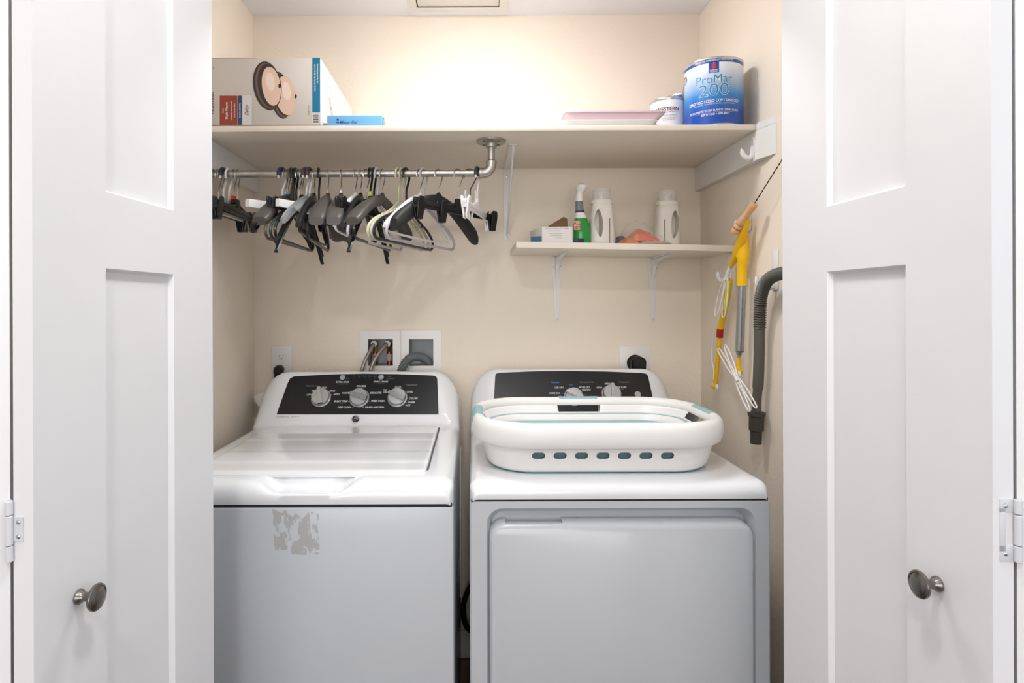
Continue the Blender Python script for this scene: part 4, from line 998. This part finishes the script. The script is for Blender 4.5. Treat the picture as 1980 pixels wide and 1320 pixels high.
# ---- washer
W = .686; YFW = 1.356
xr = P(877, 978, YFW).x; xc = xr - W/2; zs = P(645, 977.5, YFW).z; zd = P(620, 924, YFW+.03).z
ycw = 1.957
t = thing('washing_machine', 'white top loading washing machine on the left with three dials', 'washing machine', (xc, 1.72, 0))
washer = t
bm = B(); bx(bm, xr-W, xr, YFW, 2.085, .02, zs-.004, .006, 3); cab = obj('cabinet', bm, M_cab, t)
bm = B(); bx(bm, xr-W+.004, xr-.004, YFW+.004, 2.08, zs-.006, zs+.004); obj('shadow_gap', bm, M_seam, t, smooth=False)
s0, s1 = P(487, 940, YFW).x, P(696, 940, YFW).x
bm = top_cover(xc, W, YFW, zs, zd, ycw, .955, (s0, s1, .030)); obj('top_cover', bm, M_appl, t, angle=60)
for sx in (-.28, .28):
    for sy in (1.42, 2.02): bm = B(); lathe(bm, [(.02, 0), (.022, .004), (.018, .022)], 16, Matrix.Translation((xc+sx, sy, 0))); obj('foot', bm, M_rubber, t)
# lid
lx0, lx1 = P(520, 826, ycw).x, P(849, 827, ycw).x; ly0, ly1 = 1.408, 1.952
bm = B(); rows = []; N = 60
def lid_z(y): 
    u = (y-ly0)/(ly1-ly0); s = 0
    for c_, a_ in ((.16, .0016), (.36, -.0016), (.62, .0018), (.80, -.0014)): s += a_*sm((u-c_)/.05+.5)
    return zd+.008+s
for j in range(N+1):
    y = lerp(ly0, ly1, j/N); e = min(j, N-j); ins = {0: .012, 1: .004, 2: .001}.get(e, 0); dz = {0: -.006, 1: -.0012}.get(e, 0)
    xs_ = [lx0+ins, lx0+ins+.002, lx0+ins+.008] + [lerp(lx0+.02, lx1-.02, k/12) for k in range(13)] + [lx1-ins-.008, lx1-ins-.002, lx1-ins]
    zz = [lid_z(y)+dz-(.0065 if k in (0, 18) else .0015 if k in (1, 17) else 0) for k in range(19)]
    rows.append([(x, y, z) for x, z in zip(xs_, zz)])
loft(bm, rows)
xs_ = [p[0] for p in rows[0]]
loft(bm, [rows[0], [(x, ly0-.0006, zd+.002) for x in xs_], [(x, ly0-.001, zd-.004) for x in xs_], [(x, ly0+.03, zd-.004) for x in xs_]])
obj('lid', bm, M_appl, t, angle=50)
bm = B()
fr = Matrix(((1, 0, 0, 0), (0, 1, 0, 0), (0, 0, 1, zd+.0008), (0, 0, 0, 1)))
prism(bm, rrect(lx0-.0035, lx1+.0040, ly0+.03, ly1+.004, .015), .0018, fr); obj('lid_seam', bm, mat('grey_seam', '#54575a', .6), t, smooth=False)
# grey plate below the lid edge, painting in the finger pocket's shade
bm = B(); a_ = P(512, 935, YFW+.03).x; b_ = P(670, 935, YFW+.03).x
bx(bm, a_, b_, ly0+.012, ly0+.016, zd-.028, zd-.003, .0); obj('pocket_shade_plate', bm, mat('pocket_shade_grey', '#828d95', .5), t, smooth=False)
# console panel
cs = [(535, 801), (542, 781), (556, 742), (561, 731.5), (569, 727.5), (640, 724), (705, 722.5), (770, 723.5), (836, 726), (843, 727.5), (845.5, 732), (847, 770), (848, 801)]
console_panel(cs, t)
dial(621, 769.5, 19.5, math.radians(102), t); dial(695, 770, 19.5, math.radians(163), t); dial(768.5, 769.5, 19.5, math.radians(158), t)
def buttons(lst, t):
    for px, py, rp in lst:
        c = hit(px, py, PF.translation, PN); K = PF.copy(); K.translation = c + PN*.0016; r = rp*c.y/F
        bm = B(); lathe(bm, [(r*1.05, 0), (r*1.05, .002), (r*.9, .0035), (.0005, .004)], 24, K); obj('push_button', bm, M_silverp, t)
buttons([(662.5, 730, 5), (737, 729.5, 5)], t)
PL = PF.copy(); PL.translation = PF.translation + PN*.0017
bm = B()
for s, px, py, h, al in (('HIGH', 627, 749.2, 3, 'CENTER'), ('MED', 611, 756, 3, 'RIGHT'), ('LOW', 603, 763, 3, 'RIGHT'), ('MAX', 639, 756, 3, 'LEFT'), ('AUTO', 645, 762.5, 3, 'LEFT'),
    ('COLORS', 698, 746.5, 3.3, 'CENTER'), ('WHITES', 677, 760, 3.1, 'RIGHT'), ('BULKY ITEMS', 672, 775.7, 3.1, 'RIGHT'), ('DEEP CLEAN', 679, 787.5, 3.3, 'RIGHT'), ('DRAIN AND SPIN', 706, 787.5, 3.3, 'LEFT'), ('DELICATES', 716, 759.7, 3.1, 'LEFT'), ('SPEED WASH', 717.5, 775.3, 3.1, 'LEFT'),
    ('COLD', 769.5, 748, 3.1, 'CENTER'), ('TAP', 748, 754, 2.7, 'RIGHT'), ('COLD', 751, 758, 2.7, 'RIGHT'), ('COOL', 786.5, 757.5, 3, 'LEFT'), ('COLORS', 791, 770.5, 3, 'LEFT'), ('WARM', 789, 777.7, 3, 'LEFT'), ('HOT', 784.5, 783.5, 3, 'LEFT'),
    ('EXTRA RINSE', 662, 738.5, 3, 'CENTER'), ('START / PAUSE', 736, 738, 3, 'CENTER')):
    ptext(bm, s, px, py, h, PL, .15 if len(s) > 5 else 0, al, .012, .84)
for px, py in ((641, 762.5), (637, 757), (714, 759.7), (714, 775.3), (674, 775.7), (682.5, 787.5), (702, 787.5), (783, 758), (787, 770.5), (786, 777.7), (781, 783), (698, 750.5), (769.5, 752)): ptext(bm, '-', px, py, 3, PL, 0, 'CENTER', .0, 1.4)
obj('white_lettering', bm, M_ink, t, smooth=False)
bm = B()
for s, px, py, h in (('Water Level', 602, 745.8, 2.7), ('Temperature', 796, 744, 2.7), ('Lights', 672, 731, 2), ('Hold 3 seconds for delay', 662, 742.3, 1.4), ('Hold to reset', 737, 741.4, 1.4), ('In Pause', 752, 727.5, 1.9), ('All Indicators', 754.5, 731.7, 1.9), ('Deep Fill', 698, 749.6, 1.2), ('Heavy Duty', 663, 779, 1.4)):
    ptext(bm, s, px, py, h, PL, 0, 'CENTER', .005, .9)
for k, s in enumerate(('Fill', 'Soak', 'Wash', 'Rinse', 'Spin')): ptext(bm, s, 685+k*10, 727.3, 1.8, PL)
for k in range(5): ptext(bm, '\u2022', 685+k*10, 731, 3.4, PL)
obj('grey_lettering', bm, M_inkg, t, smooth=False)
# maker badge and words on the ledge under the panel
lf = frame_of((0, CON0[0]-.0, CON0[1]+.0), (1, 0, 0), cvec); lf.translation = lf.translation + PN*.0012
bm = B(); c = P(687.5, 808.8, 1.962)
K = frame_of(c, (1, 0, 0), (0, .75, .66)); lathe(bm, [(.0118, -.004), (.0118, .002), (.0105, .003), (.0005, .0031)], 36, K); obj('badge', bm, M_panel, t)
bm = B(); text(bm, 'GE', .0125, K @ Matrix.Translation((0, 0, .0034)), .5, 'CENTER', .0, .8); 
for k in range(30):
    a0, a1 = 2*PI*k/30, 2*PI*(k+1)/30
    bm.faces.new([bm.verts.new(K @ Vector((r*math.cos(a), r*math.sin(a), .0036))) for r, a in ((.0092, a0), (.0099, a0), (.0099, a1), (.0092, a1))])
obj('badge_lettering', bm, M_ink, t, smooth=False)
bm = B(); c = P(556, 806.5, 1.955); K2 = frame_of(c+Vector((0, -.0, .0)), (1, 0, 0), (0, .75, .66)); K2.translation = c + K2.col[2].xyz*.002
text(bm, 'COMMERCIAL  QUALITY', .0055, K2, .2, 'CENTER', .0, 1.3); obj('ledge_lettering', bm, M_seam, t, smooth=False)
# adhesive residue on the front
def residue():
    m = bpy.data.materials.new('sticker_residue'); m.use_nodes = True; nt = m.node_tree; b = nt.nodes['Principled BSDF']
    b.inputs['Base Color'].default_value = lin('#c0beba'); b.inputs['Roughness'].default_value = .8
    tc = nt.nodes.new('ShaderNodeTexCoord'); n = nt.nodes.new('ShaderNodeTexNoise'); n.inputs['Scale'].default_value = 38; n.inputs['Detail'].default_value = 6; n.inputs['Roughness'].default_value = .65
    mp = nt.nodes.new('ShaderNodeMapping'); mp.inputs['Scale'].default_value = (1.3, 1, .75); mp.inputs['Location'].default_value = (.3, 0, .8)
    rp = nt.nodes.new('ShaderNodeValToRGB'); rp.color_ramp.elements[0].position = .45; rp.color_ramp.elements[1].position = .52; rp.color_ramp.elements[1].color = (.6, .6, .6, 1)
    nt.links.new(tc.outputs['Object'], mp.inputs['Vector']); nt.links.new(mp.outputs['Vector'], n.inputs['Vector']); nt.links.new(n.outputs['Fac'], rp.inputs['Fac']); nt.links.new(rp.outputs['Color'], b.inputs['Alpha']); return m
bm = B(); yq = YFW-.0004
poly = [(527, 983), (545, 992), (552, 984), (556, 992), (566, 1000), (572, 991), (585, 1003), (597, 990), (600, 1000), (612, 1003), (617, 1040), (618, 1062), (600, 1066), (617, 1068), (612, 1073), (560, 1071), (556, 1062), (532, 1064), (529, 1040)]
bm.faces.new([bm.verts.new(P(a, b, yq)) for a, b in poly]); bm.faces.new([bm.verts.new(P(a, b, yq)) for a, b in ((600, 989), (616, 993), (616, 1013), (611, 1006))])
obj('sticker_residue', bm, residue(), t, smooth=False, label='patchy grey sticker residue')
# side panel details
bm = B()
for k in range(2): bx(bm, xr, xr+.0015, 1.95, 2.03, .55-.16*k, .60-.16*k, .0005)
bx(bm, xr+.0, xr+.004, 1.99, 2.08, .30, zs-.03, .0015); obj('side_flange', bm, M_appl, t)

# ---- dryer
xl = P(908, 966, YFW).x; xr2 = xl + W; xc = xl + W/2; zs = P(1200, 967.5, YFW).z; zd = EYE-.4045
t = thing('tumble_dryer', 'white front loading dryer on the right under the laundry basket', 'dryer', (xc, 1.72, 0))
bm = top_cover(xc, W, YFW, zs, zd, ycw, 1.0); obj('top_cover', bm, M_appl, t, angle=60)
bm = B(); bx(bm, xl+.004, xr2-.004, YFW+.004, 2.08, zs-.006, zs+.004); obj('shadow_gap', bm, M_seam, t, smooth=False)
# cabinet with a sunk front field
bm = B(); rx0, rx1 = P(941, 1000, YFW).x, P(1461, 1000, YFW).x; rz1 = P(1200, 982, YFW).z; rz0 = .05
zc = zs-.004
outer = rrect(xl, xr2, .02, zc, .006, 6); hole = rrect(rx0, rx1, rz0, rz1, .035, 6); inner = rrect(rx0+.012, rx1-.012, rz0+.012, rz1-.016, .03, 6)
loft(bm, [[(x, 2.085, z) for x, z in outer], [(x, YFW+.004, z) for x, z in outer], [(x+(.004 if x < xc else -.004), YFW, z-(.003 if z > 1 else -.003)) for x, z in outer], [(x, YFW, z) for x, z in hole], [(x, YFW+.004, z) for x, z in rrect(rx0+.003, rx1-.003, rz0+.003, rz1-.003, .034, 6)], [(x, YFW+.030, z) for x, z in inner]], True, True)
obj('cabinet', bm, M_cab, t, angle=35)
dx0, dx1 = P(946, 1100, YFW-.004).x, P(1457, 1100, YFW-.004).x; dz1 = P(1200, 1009, YFW).z+.002; dz0 = .09
bm = B(); rows = []
for y, ins, r_ in ((YFW+.027, .0, .035), (YFW+.004, .0, .035), (YFW-.006, .002, .035), (YFW-.011, .006, .033), (YFW-.014, .014, .028)):
    rows.append([(x, y, z) for x, z in rrect(dx0+ins*.5, dx1-ins*.5, dz0+ins, dz1-ins*1.0, r_, 8)])
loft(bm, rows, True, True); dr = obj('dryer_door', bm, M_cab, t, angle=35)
na, nb = P(977, 1010, YFW).x, P(1087, 1010, YFW).x
c = B(); bx(c, na, nb, YFW-.006, YFW+.04, dz1-.0075, dz1+.01); cut(dr, [c])
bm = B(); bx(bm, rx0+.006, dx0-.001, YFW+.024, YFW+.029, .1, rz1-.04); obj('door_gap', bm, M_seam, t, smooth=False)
for sx in (-.28, .28):
    for sy in (1.42, 2.02): bm = B(); lathe(bm, [(.02, 0), (.022, .004), (.018, .022)], 16, Matrix.Translation((xc+sx, sy, 0))); obj('foot', bm, M_rubber, t)
cs = [(952, 801), (955, 775), (957.5, 727), (959, 722.5), (965, 720.5), (1040, 717.5), (1105, 717), (1170, 718.2), (1240, 721), (1249, 722.5), (1253, 727), (1262, 769), (1269, 801)]
console_panel(cs, t)
dial(1109, 768, 19, math.radians(155), t); dial(1182, 763, 19.5, math.radians(86), t); buttons([(1232.8, 762.8, 6)], t)
bm = B()
for s, px, py, h, al in (('LESS DRY', 1090, 749.2, 3, 'RIGHT'), ('MORE DRY', 1083, 760.2, 3, 'RIGHT'), ('MORE DRY', 1120, 748.7, 3, 'LEFT'), ('LESS DRY', 1125, 753.8, 3, 'LEFT'), ('MEDIUM', 1177, 741.8, 3, 'CENTER'), ('HIGH', 1164, 749.2, 3, 'RIGHT'), ('AIR FLUFF', 1193, 748.7, 3, 'LEFT')): ptext(bm, s, px, py, h, PL, 0, al, .012, .84)
for px, py in ((1094, 749.2), (1086.5, 760.2), (1117, 749), (1167, 749)): ptext(bm, '-', px, py, 3, PL, 0, 'CENTER', 0, 1.4)
obj('white_lettering', bm, M_ink, t, smooth=False)
bm = B()
for s, px, py, h in (('Permanent Press', 1134.5, 738.7, 2.6), ('Temperature', 1207, 738.5, 2.6), ('OFF', 1082, 765.5, 2.4), ('OFF', 1131, 763.5, 2.4), ('no heat', 1203, 752.2, 1.5)): ptext(bm, s, px, py, h, PL, 0, 'CENTER', .005, .9)
obj('grey_lettering', bm, M_inkg, t, smooth=False)
bm = B(); ptext(bm, 'Cottons', 1073.5, 739, 3, PL, 0, 'CENTER', .01, .9); ptext(bm, 'OFF', 1104, 744.3, 2.4, PL); obj('blue_lettering', bm, M_blue_ink, t, smooth=False)
# vent duct behind
pts = spline([P(930, 1110, 2.13), P(906, 1140, 2.12), P(896, 1175, 2.12), P(903, 1212, 2.12), P(935, 1235, 2.13)], 8)
bm = B(); tube(bm, pts, .0095, 12); obj('power_cord', bm, M_rubber, t)

# ================================================================ laundry basket
bxc, byc = .3135, 1.592; zD = zd+.0012
def ring(a, b, n=4.2, N=160):
    out = []
    for k in range(N):
        t_ = 2*PI*(k+.5)/N; c_, s_ = math.cos(t_), math.sin(t_)
        out.append((a*math.copysign(abs(c_)**(2/n), c_), b*math.copysign(abs(s_)**(2/n), s_)))
    return out
def rr_ring(a, b, r, N=160):
    """rounded rectangle sampled evenly by arc length, starting at +x"""
    pts = rrect(-a, a, -b, b, r, 14); pts = [Vector((x, y, 0)) for x, y in pts]
    L = [0]; pts.append(pts[0])
    for p, q in zip(pts, pts[1:]): L.append(L[-1]+(q-p).length)
    out = []; 
    for k in range(N):
        s = L[-1]*k/N; j = max(i for i in range(len(L)-1) if L[i] <= s+1e-12); t_ = (s-L[j])/max(1e-9, L[j+1]-L[j]); out.append(pts[j].lerp(pts[j+1], t_))
    return out
def angring(a, b, r, N=200):
    """rounded rectangle sampled by direction so offset rings line up"""
    out = []
    for k in range(N):
        t_ = 2*PI*(k+.5)/N; d = Vector((math.cos(t_)*1.45, math.sin(t_), 0)).normalized()
        lo, hi = 0, 1.0
        for _ in range(26):
            m_ = (lo+hi)/2; x, y = abs(d.x*m_), abs(d.y*m_)
            qx, qy = max(x-(a-r), 0), max(y-(b-r), 0)
            inside = x <= a and y <= b and (qx*qx+qy*qy <= r*r if (x > a-r and y > b-r) else True)
            if inside: lo = m_
            else: hi = m_
        out.append((d.x*lo, d.y*lo))
    return out
def brow(off, z, a=.290, b=.188, r=.125): 
    r_ = max(.02, r+off); return [(bxc+x, byc+y, z) for x, y in angring(a+off, b+off, r_)]
t = thing('laundry_basket', 'white and teal collapsible laundry basket lying flat on the dryer', 'laundry basket', (bxc, byc, zD))
ZRim = EYE-.279
NB = 200
def is_handle(x, y):
    x -= bxc; y -= byc
    if y > .12 and abs(x-.0) < .062: return 'back'
    if abs(x) > .24 and abs(y+.005) < .075: return 'side'
    return None
def build_ring(rows, keep, m, name, th=.0028):
    bm = B(); R = [[bm.verts.new(p) for p in r] for r in rows]
    for j in range(len(R)-1):
        for i in range(NB):
            k = (i+1) % NB; c = (R[j][i].co+R[j][k].co+R[j+1][i].co+R[j+1][k].co)/4
            if keep(c, j): bm.faces.new((R[j][i], R[j][k], R[j+1][k], R[j+1][i]))
    bmesh.ops.delete(bm, geom=[v for v in bm.verts if not v.link_faces], context='VERTS')
    return obj(name, bm, m, t, mods=[('SOLIDIFY', dict(thickness=th, offset=0)), ('BEVEL', dict(width=.0006, segments=1, limit_method='ANGLE'))] if th else [], angle=50)
rim_prof = [(-.004, -.020), (-.003, -.009), (.000, -.003), (.006, .0005), (.012, .001), (.018, -.002), (.023, -.009), (.0255, -.020), (.0255, -.033), (.0235, -.046), (.019, -.054), (.014, -.058)]
rows = [brow(o_, ZRim+z) for o_, z in rim_prof]
build_ring(rows, lambda c, j: not (is_handle(c.x, c.y) and j >= 7), M_plast, 'rim')
# inner wall under the rim, pierced at the handles
iw = [(-.004, -.020), (-.007, -.026), (-.010, -.033), (-.013, -.038), (-.016, -.042)]
rows = [brow(o_, ZRim+z) for o_, z in iw]
build_ring(rows, lambda c, j: not (is_handle(c.x, c.y) and j in (0, 1, 2)), M_plast, 'inner_wall', .0022)
# handle grips
rows = [brow(o_, ZRim+z) for o_, z in ((-.001, -.0015), (.006, .0022), (.012, .0028), (.019, 0), (.0248, -.008), (.0272, -.018))]
for kg in (lambda x, y: y > .12 and abs(x) < .056, lambda x, y: x > .24 and abs(y+.005) < .062, lambda x, y: x < -.24 and abs(y+.005) < .062):
    build_ring(rows, lambda c, j: kg(c.x-bxc, c.y-byc), M_teal, 'grip', .002)
# nested collapsing rings
zb = zd+.0015
def r2(name, prof, m, th=.002): build_ring([brow(o_, z) for o_, z in prof], lambda c, j: True, m, name, th)
r2('teal_fold', [(-.016, ZRim-.042), (-.020, ZRim-.045), (-.024, ZRim-.043)], M_teal)
r2('middle_ring', [(-.024, ZRim-.043), (-.030, ZRim-.046), (-.034, ZRim-.054), (-.038, ZRim-.060)], M_plast)
r2('teal_fold', [(-.038, ZRim-.060), (-.042, ZRim-.062), (-.048, ZRim-.060), (-.054, ZRim-.064), (-.056, ZRim-.075)], M_teal)
r2('basin', [(-.056, ZRim-.066), (-.060, ZRim-.085), (-.064, zb+.018), (-.070, zb+.016), (-.085, zb+.016), (-.088, zb+.013), (-.110, zb+.012), (-.15, zb+.012), (-.165, zb+.012)], M_plast)
bm = B(); bx(bm, bxc-.16, bxc+.16, byc-.05, byc+.05, zb+.0105, zb+.0135, .0005); obj('basin_floor', bm, M_plast, t)
o_w = None
ow = [(.006, ZRim-.050), (.004, ZRim-.056), (-.006, zb+.034), (-.012, zb+.012), (-.018, zb+.006), (-.030, zb+.003)]
rows = [brow(a_, z) for a_, z in ow]
bm = B(); loft(bm, rows, True); 
wall_o = obj('outer_wall', bm, M_plast, t, mods=[('SOLIDIFY', dict(thickness=.002, offset=0))], angle=50)
cuts = []
for k in range(7):
    px = 1041.5+41.6*k; c = P(px, 881, byc-.188); w_, h_ = .0155, .0082
    cb = B(); prism(cb, rrect(-w_, w_, -h_, h_, h_*.98, 6), .05, frame_of((c.x, byc-.165, c.z), (1, 0, 0), (0, 0, 1))); cuts.append(cb)
cut(wall_o, cuts); wall_o.data.shade_smooth(); wall_o.data.set_sharp_from_angle(angle=math.radians(50))
r2('inner_fold', [(-.006, ZRim-.052), (-.018, zb+.03), (-.024, zb+.006)], M_teald)
r2('teal_base', [(-.013, zb+.011), (-.017, zb+.0075), (-.020, zb+.003), (-.03, zb+.0008), (-.05, zb+.0008)], M_teal, .001)
for k in range(4):
    bm = B(); prism(bm, rrect(-.008, .008, -.0028, .0028, .0027, 4), .001, frame_of((bxc+.2405, byc-.005+.055*(k-.6)-.01, ZRim-.0595), (0, 1, 0), (-.8, 0, .5)))
    obj('slot', bm, M_seam, t)

# ================================================================ right wall tools
def hk(px, py0, py1, w, out, label, prong_z=.3):
    p = PW(px, py1, XR-.001); q = PW(px, py0, XR-.001); bm = B(); h = q.z-p.z
    wall_hook(bm, XR-.0005, p.y, p.z, w, h, out); tag(obj('adhesive_hook', bm, M_plast), label, 'hook', 'hooks on the right wall'); return p
hA = hk(1450, 386, 446, .022, .040, 'upper white hook on the right wall holding the wooden handled brush')
hB = hk(1411, 490, 543, .022, .036, 'lower white hook on the right wall holding the split duster')
hC = hk(1500, 482, 560, .030, .050, 'large white hook on the right wall carrying the grey hose')
# wire brush
t = thing('wire_brush', 'long twisted wire brush with turned wooden handle hanging by the right wall', 'brush', P(1418, 455, 1.735))
p0, p1, p2 = P(1418, 451, 1.735), P(1459, 393, 1.665), P(1516, 303, 1.53)
d = (p1-p0); L = d.length; fr = frame_of(p0, d.cross(Vector((0, 1, 0))), Vector((0, 1, 0))); 
z_ = d.normalized(); x_ = z_.cross(Vector((0, 1, 0))).normalized(); y_ = z_.cross(x_); K = Matrix(((x_.x, y_.x, z_.x, p0.x), (x_.y, y_.y, z_.y, p0.y), (x_.z, y_.z, z_.z, p0.z), (0, 0, 0, 1)))
bm = B(); pr = [(.006, 0), (.0105, .002), (.0118, .006), (.0118, .016), (.0105, .018), (.0105, .019), (.0122, .021), (.0122, .030), (.0108, .032), (.0108, .033), (.0122, .035), (.0120, .045), (.0100, .060), (.0098, L*.7), (.0115, L-.012), (.0115, L-.003), (.009, L)]
lathe(bm, pr, 26, K); obj('wooden_handle', bm, M_wood, t)
bm = B(); lathe(bm, [(.0108, .0178), (.0109, .0185), (.0108, .0192)], 26, K, False); lathe(bm, [(.0110, .0318), (.0111, .0325), (.0110, .0332)], 26, K, False)
c = K @ Vector((0, 0, .010)); lathe(bm, [(.0022, 0), (.0022, .0132)], 12, frame_of(c, (1, 0, .4), (0, 0, 1))); obj('groove', bm, mat('burnt_groove', '#5e3b22', .7), t)
bm = B(); end = PW(1600, 172, XR-.012); path = spline([p1, p2, P(1560, 236, 1.46)], 30); 
for ph in (0, PI):
    pts = []
    for i, p in enumerate(path):
        a = ph + i*1.1; tt = (path[min(i+1, len(path)-1)]-path[max(i-1, 0)]).normalized(); u = tt.cross(Vector((0, 1, 0))).normalized(); v = tt.cross(u); pts.append(p+u*.0009*math.cos(a)+v*.0009*math.sin(a))
    tube(bm, pts, .0009, 5)
obj('twisted_wire', bm, mat('blackened_wire', '#2b2a28', .4, .7), t)
# dusters
XD = XR-.035
def PD(px, py, x=XD): return PW(px, py, x)
def loop(bm, pts, r, up=None): tube(bm, spline(pts, 5), r, 8, up=up)
t = thing('duster_wand', 'yellow duster wand with red band and white prongs, left one on the right wall', 'duster', PD(1383, 755, XR-.03))
bm = B(); pts = spline([PD(1446, 425, XD-.012), PD(1436, 455, XD-.012), PD(1427, 485, XD-.010), PD(1418, 505, XD-.008), PD(1412, 516, XD-.006)], 6); n_ = len(pts)
tube(bm, pts, [lerp(.009, .0125, sm(i/8)) if i < 12 else lerp(.0125, .0068, sm((i-12)/(n_-13))) for i in range(n_)], 14); obj('grip', bm, M_yel, t)
def fork(bm, A_, B_, spread, xo, r=.0024, wide=8):
    """two long loops lying side by side, from A_ (root) to B_ (tips), in pixels"""
    ax, ay = A_; bx_, by_ = B_; dx, dy = bx_-ax, by_-ay; l = math.hypot(dx, dy); nx, ny = -dy/l, dx/l
    for s in (-1, 1):
        c0 = (ax+nx*s*spread*.25, ay+ny*s*spread*.25); c1 = (bx_+nx*s*spread*.6, by_+ny*s*spread*.6)
        L_ = []
        for u, w_ in ((0, 0), (.12, .4), (.45, 1), (.8, .9), (.96, .6), (1.0, 0), (.96, -.6), (.8, -.9), (.45, -1), (.12, -.4), (0, 0)):
            q = (lerp(c0[0], c1[0], u)+nx*w_*wide/2, lerp(c0[1], c1[1], u)+ny*w_*wide/2); L_.append(PD(q[0], q[1], XD-.008+xo(s, u)))
        tube(bm, spline(L_, 4)[:-1], r, 8)
bm = B(); loop(bm, [PD(1413, 512, XD-.007), PD(1408, 525, XD-.008), PD(1403, 540, XD-.010)], [.0068]*3+[.006]*8 if False else .0062)
fork(bm, (1404, 536), (1391, 612), 12, lambda s, u: -.006*s*u - .004, .0022, 8); obj('prong', bm, M_plast, t)
bm = B(); pts = spline([PD(1411, 540, XD+.004), PD(1407, 570, XD+.006), PD(1400, 605, XD+.008), PD(1393, 634, XD+.010)], 5); tube(bm, pts, .0098, 14); obj('upper_tube', bm, M_yel, t)
bm = B(); tube(bm, spline([PD(1409, 545, XD-.004), PD(1406, 572, XD-.002), PD(1402, 598, XD-.001)], 4), .0075, 12); obj('pale_insert', bm, M_yelc, t)
bm = B(); tube(bm, [PD(1392.5, 636, XD+.010), PD(1391.5, 652, XD+.010)], .0105, 16); obj('red_band', bm, M_red, t)
bm = B(); tube(bm, spline([PD(1391.5, 652, XD+.010), PD(1390, 672, XD+.011), PD(1386, 715, XD+.013), PD(1383.5, 745, XD+.015)], 5), .0068, 12); obj('lower_tube', bm, M_yel, t)
bm = B(); c = PD(1380.5, 746, XD+.012); bmesh.ops.create_uvsphere(bm, u_segments=16, v_segments=10, radius=.0098, matrix=Matrix.Translation(c)); obj('pivot', bm, M_yel, t)
bm = B(); c = PD(1386, 747, XD+.008); bx(bm, c.x-.004, c.x+.004, c.y-.006, c.y+.006, c.z-.008, c.z+.008, .002); obj('pivot_catch', bm, M_plast, t)
bm = B(); tube(bm, spline([PD(1386, 640, XD+.012), PD(1379, 655, XD+.014), PD(1376, 690, XD+.015), PD(1380, 715, XD+.014), PD(1380, 733, XD+.012)], 5), .0018, 7); obj('rear_prong', bm, M_plast, t)
t = thing('duster_wand', 'duster with yellow grip and silver extending tube, right one on the right wall', 'duster', PD(1428, 728, XR-.03))
bm = B(); pts = spline([PD(1441, 418), PD(1438, 440), PD(1437, 465), PD(1437, 495), PD(1435, 520), PD(1434.5, 552)], 6); n_ = len(pts)
tube(bm, pts, [lerp(.005, .0165, sm(i/13)) if i < 18 else lerp(.0165, .0140, sm((i-18)/6)) for i in range(n_)], 18); obj('grip', bm, M_yel, t)
bm = B(); pts = spline([PD(1429, 478, XD-.008), PD(1428, 492, XD-.009), PD(1430, 505, XD-.007)], 5); tube(bm, pts, [.002+.006*math.sin(PI*i/(len(pts)-1)) for i in range(len(pts))], 12); obj('thumb_insert', bm, M_yelc, t)
bm = B(); tube(bm, [PD(1434.3, 552), PD(1430, 678)], .0122, 20); tube(bm, [PD(1430, 678), PD(1429, 686)], [.0122, .007], 18); tube(bm, [PD(1429, 686), PD(1428.5, 694)], .0045, 12); obj('silver_tube', bm, mat('satin_silver_tube', '#a9abad', .3, .9), t)
bm = B(); tube(bm, spline([PD(1428.5, 692), PD(1428, 708), PD(1427.5, 716), PD(1427, 724)], 5), [.0065]*6+[.008]*3+[.0125]*3+[.0135]*2+[.011, .006], 14); obj('tip', bm, M_yel, t)
bm = B(); c = PD(1430, 722, XD-.012); bx(bm, c.x-.003, c.x+.003, c.y-.006, c.y+.006, c.z-.009, c.z+.007, .002); obj('tip_catch', bm, M_plast, t)
bm = B(); rt = (1423, 728)
fork(bm, rt, (1395, 670), 12, lambda s, u: -.004, .0022, 7); fork(bm, rt, (1456, 792), 12, lambda s, u: -.004, .0022, 7)
tube(bm, [PD(1419, 720, XD-.012), PD(1427, 737, XD-.012)], .006, 10); obj('prong', bm, M_plast, t)
# hose
t = thing('vacuum_hose', 'dark grey ribbed hose with straight wand draped over the large hook', 'hose', PD(1462, 858, XR-.03))
XH = XR-.040
pts = spline([PW(1545, 545, XH), PW(1528, 530, XH-.002), PW(1505, 530, XH-.003), PW(1485, 541, XH-.003), PW(1474, 562, XH), PW(1470, 590, XH+.004), PW(1468.5, 636, XH+.010)], 10)
o_, r_ = corr(pts, .0172, .0045, .0070, 4); bm = B(); tube(bm, o_, r_, 18); obj('ribbed_hose', bm, M_hoseg, t)
bm = B(); tube(bm, spline([PW(1468.5, 634, XH+.010), PW(1468, 680, XH+.010), PW(1466, 740, XH+.012), PW(1463, 775, XH+.012), PW(1463, 797, XH+.012)], 6), [.0145 if i < 14 else .0125 for i in range(25)], 20); obj('wand_tube', bm, M_hoseg, t)
c0, c1 = PW(1463, 796, XH+.010), PW(1461.5, 857, XH+.010); d = (c1-c0); L = d.length; z_ = d.normalized(); x_ = z_.cross(Vector((0, 1, 0))).normalized(); y_ = z_.cross(x_)
K = Matrix(((x_.x, y_.x, z_.x, c0.x), (x_.y, y_.y, z_.y, c0.y), (x_.z, y_.z, z_.z, c0.z), (0, 0, 0, 1)))
bm = B(); lathe(bm, [(.016, 0), (.0235, .001), (.0235, .010), (.020, .012), (.0195, L*.58), (.0155, L*.6), (.0150, L), (.012, L)], 28, K); obj('end_collar', bm, M_rubber if False else mat('dark_hose_end', '#3b3833', .5), t)
# loose cover plate beside the hose is part of the large hook
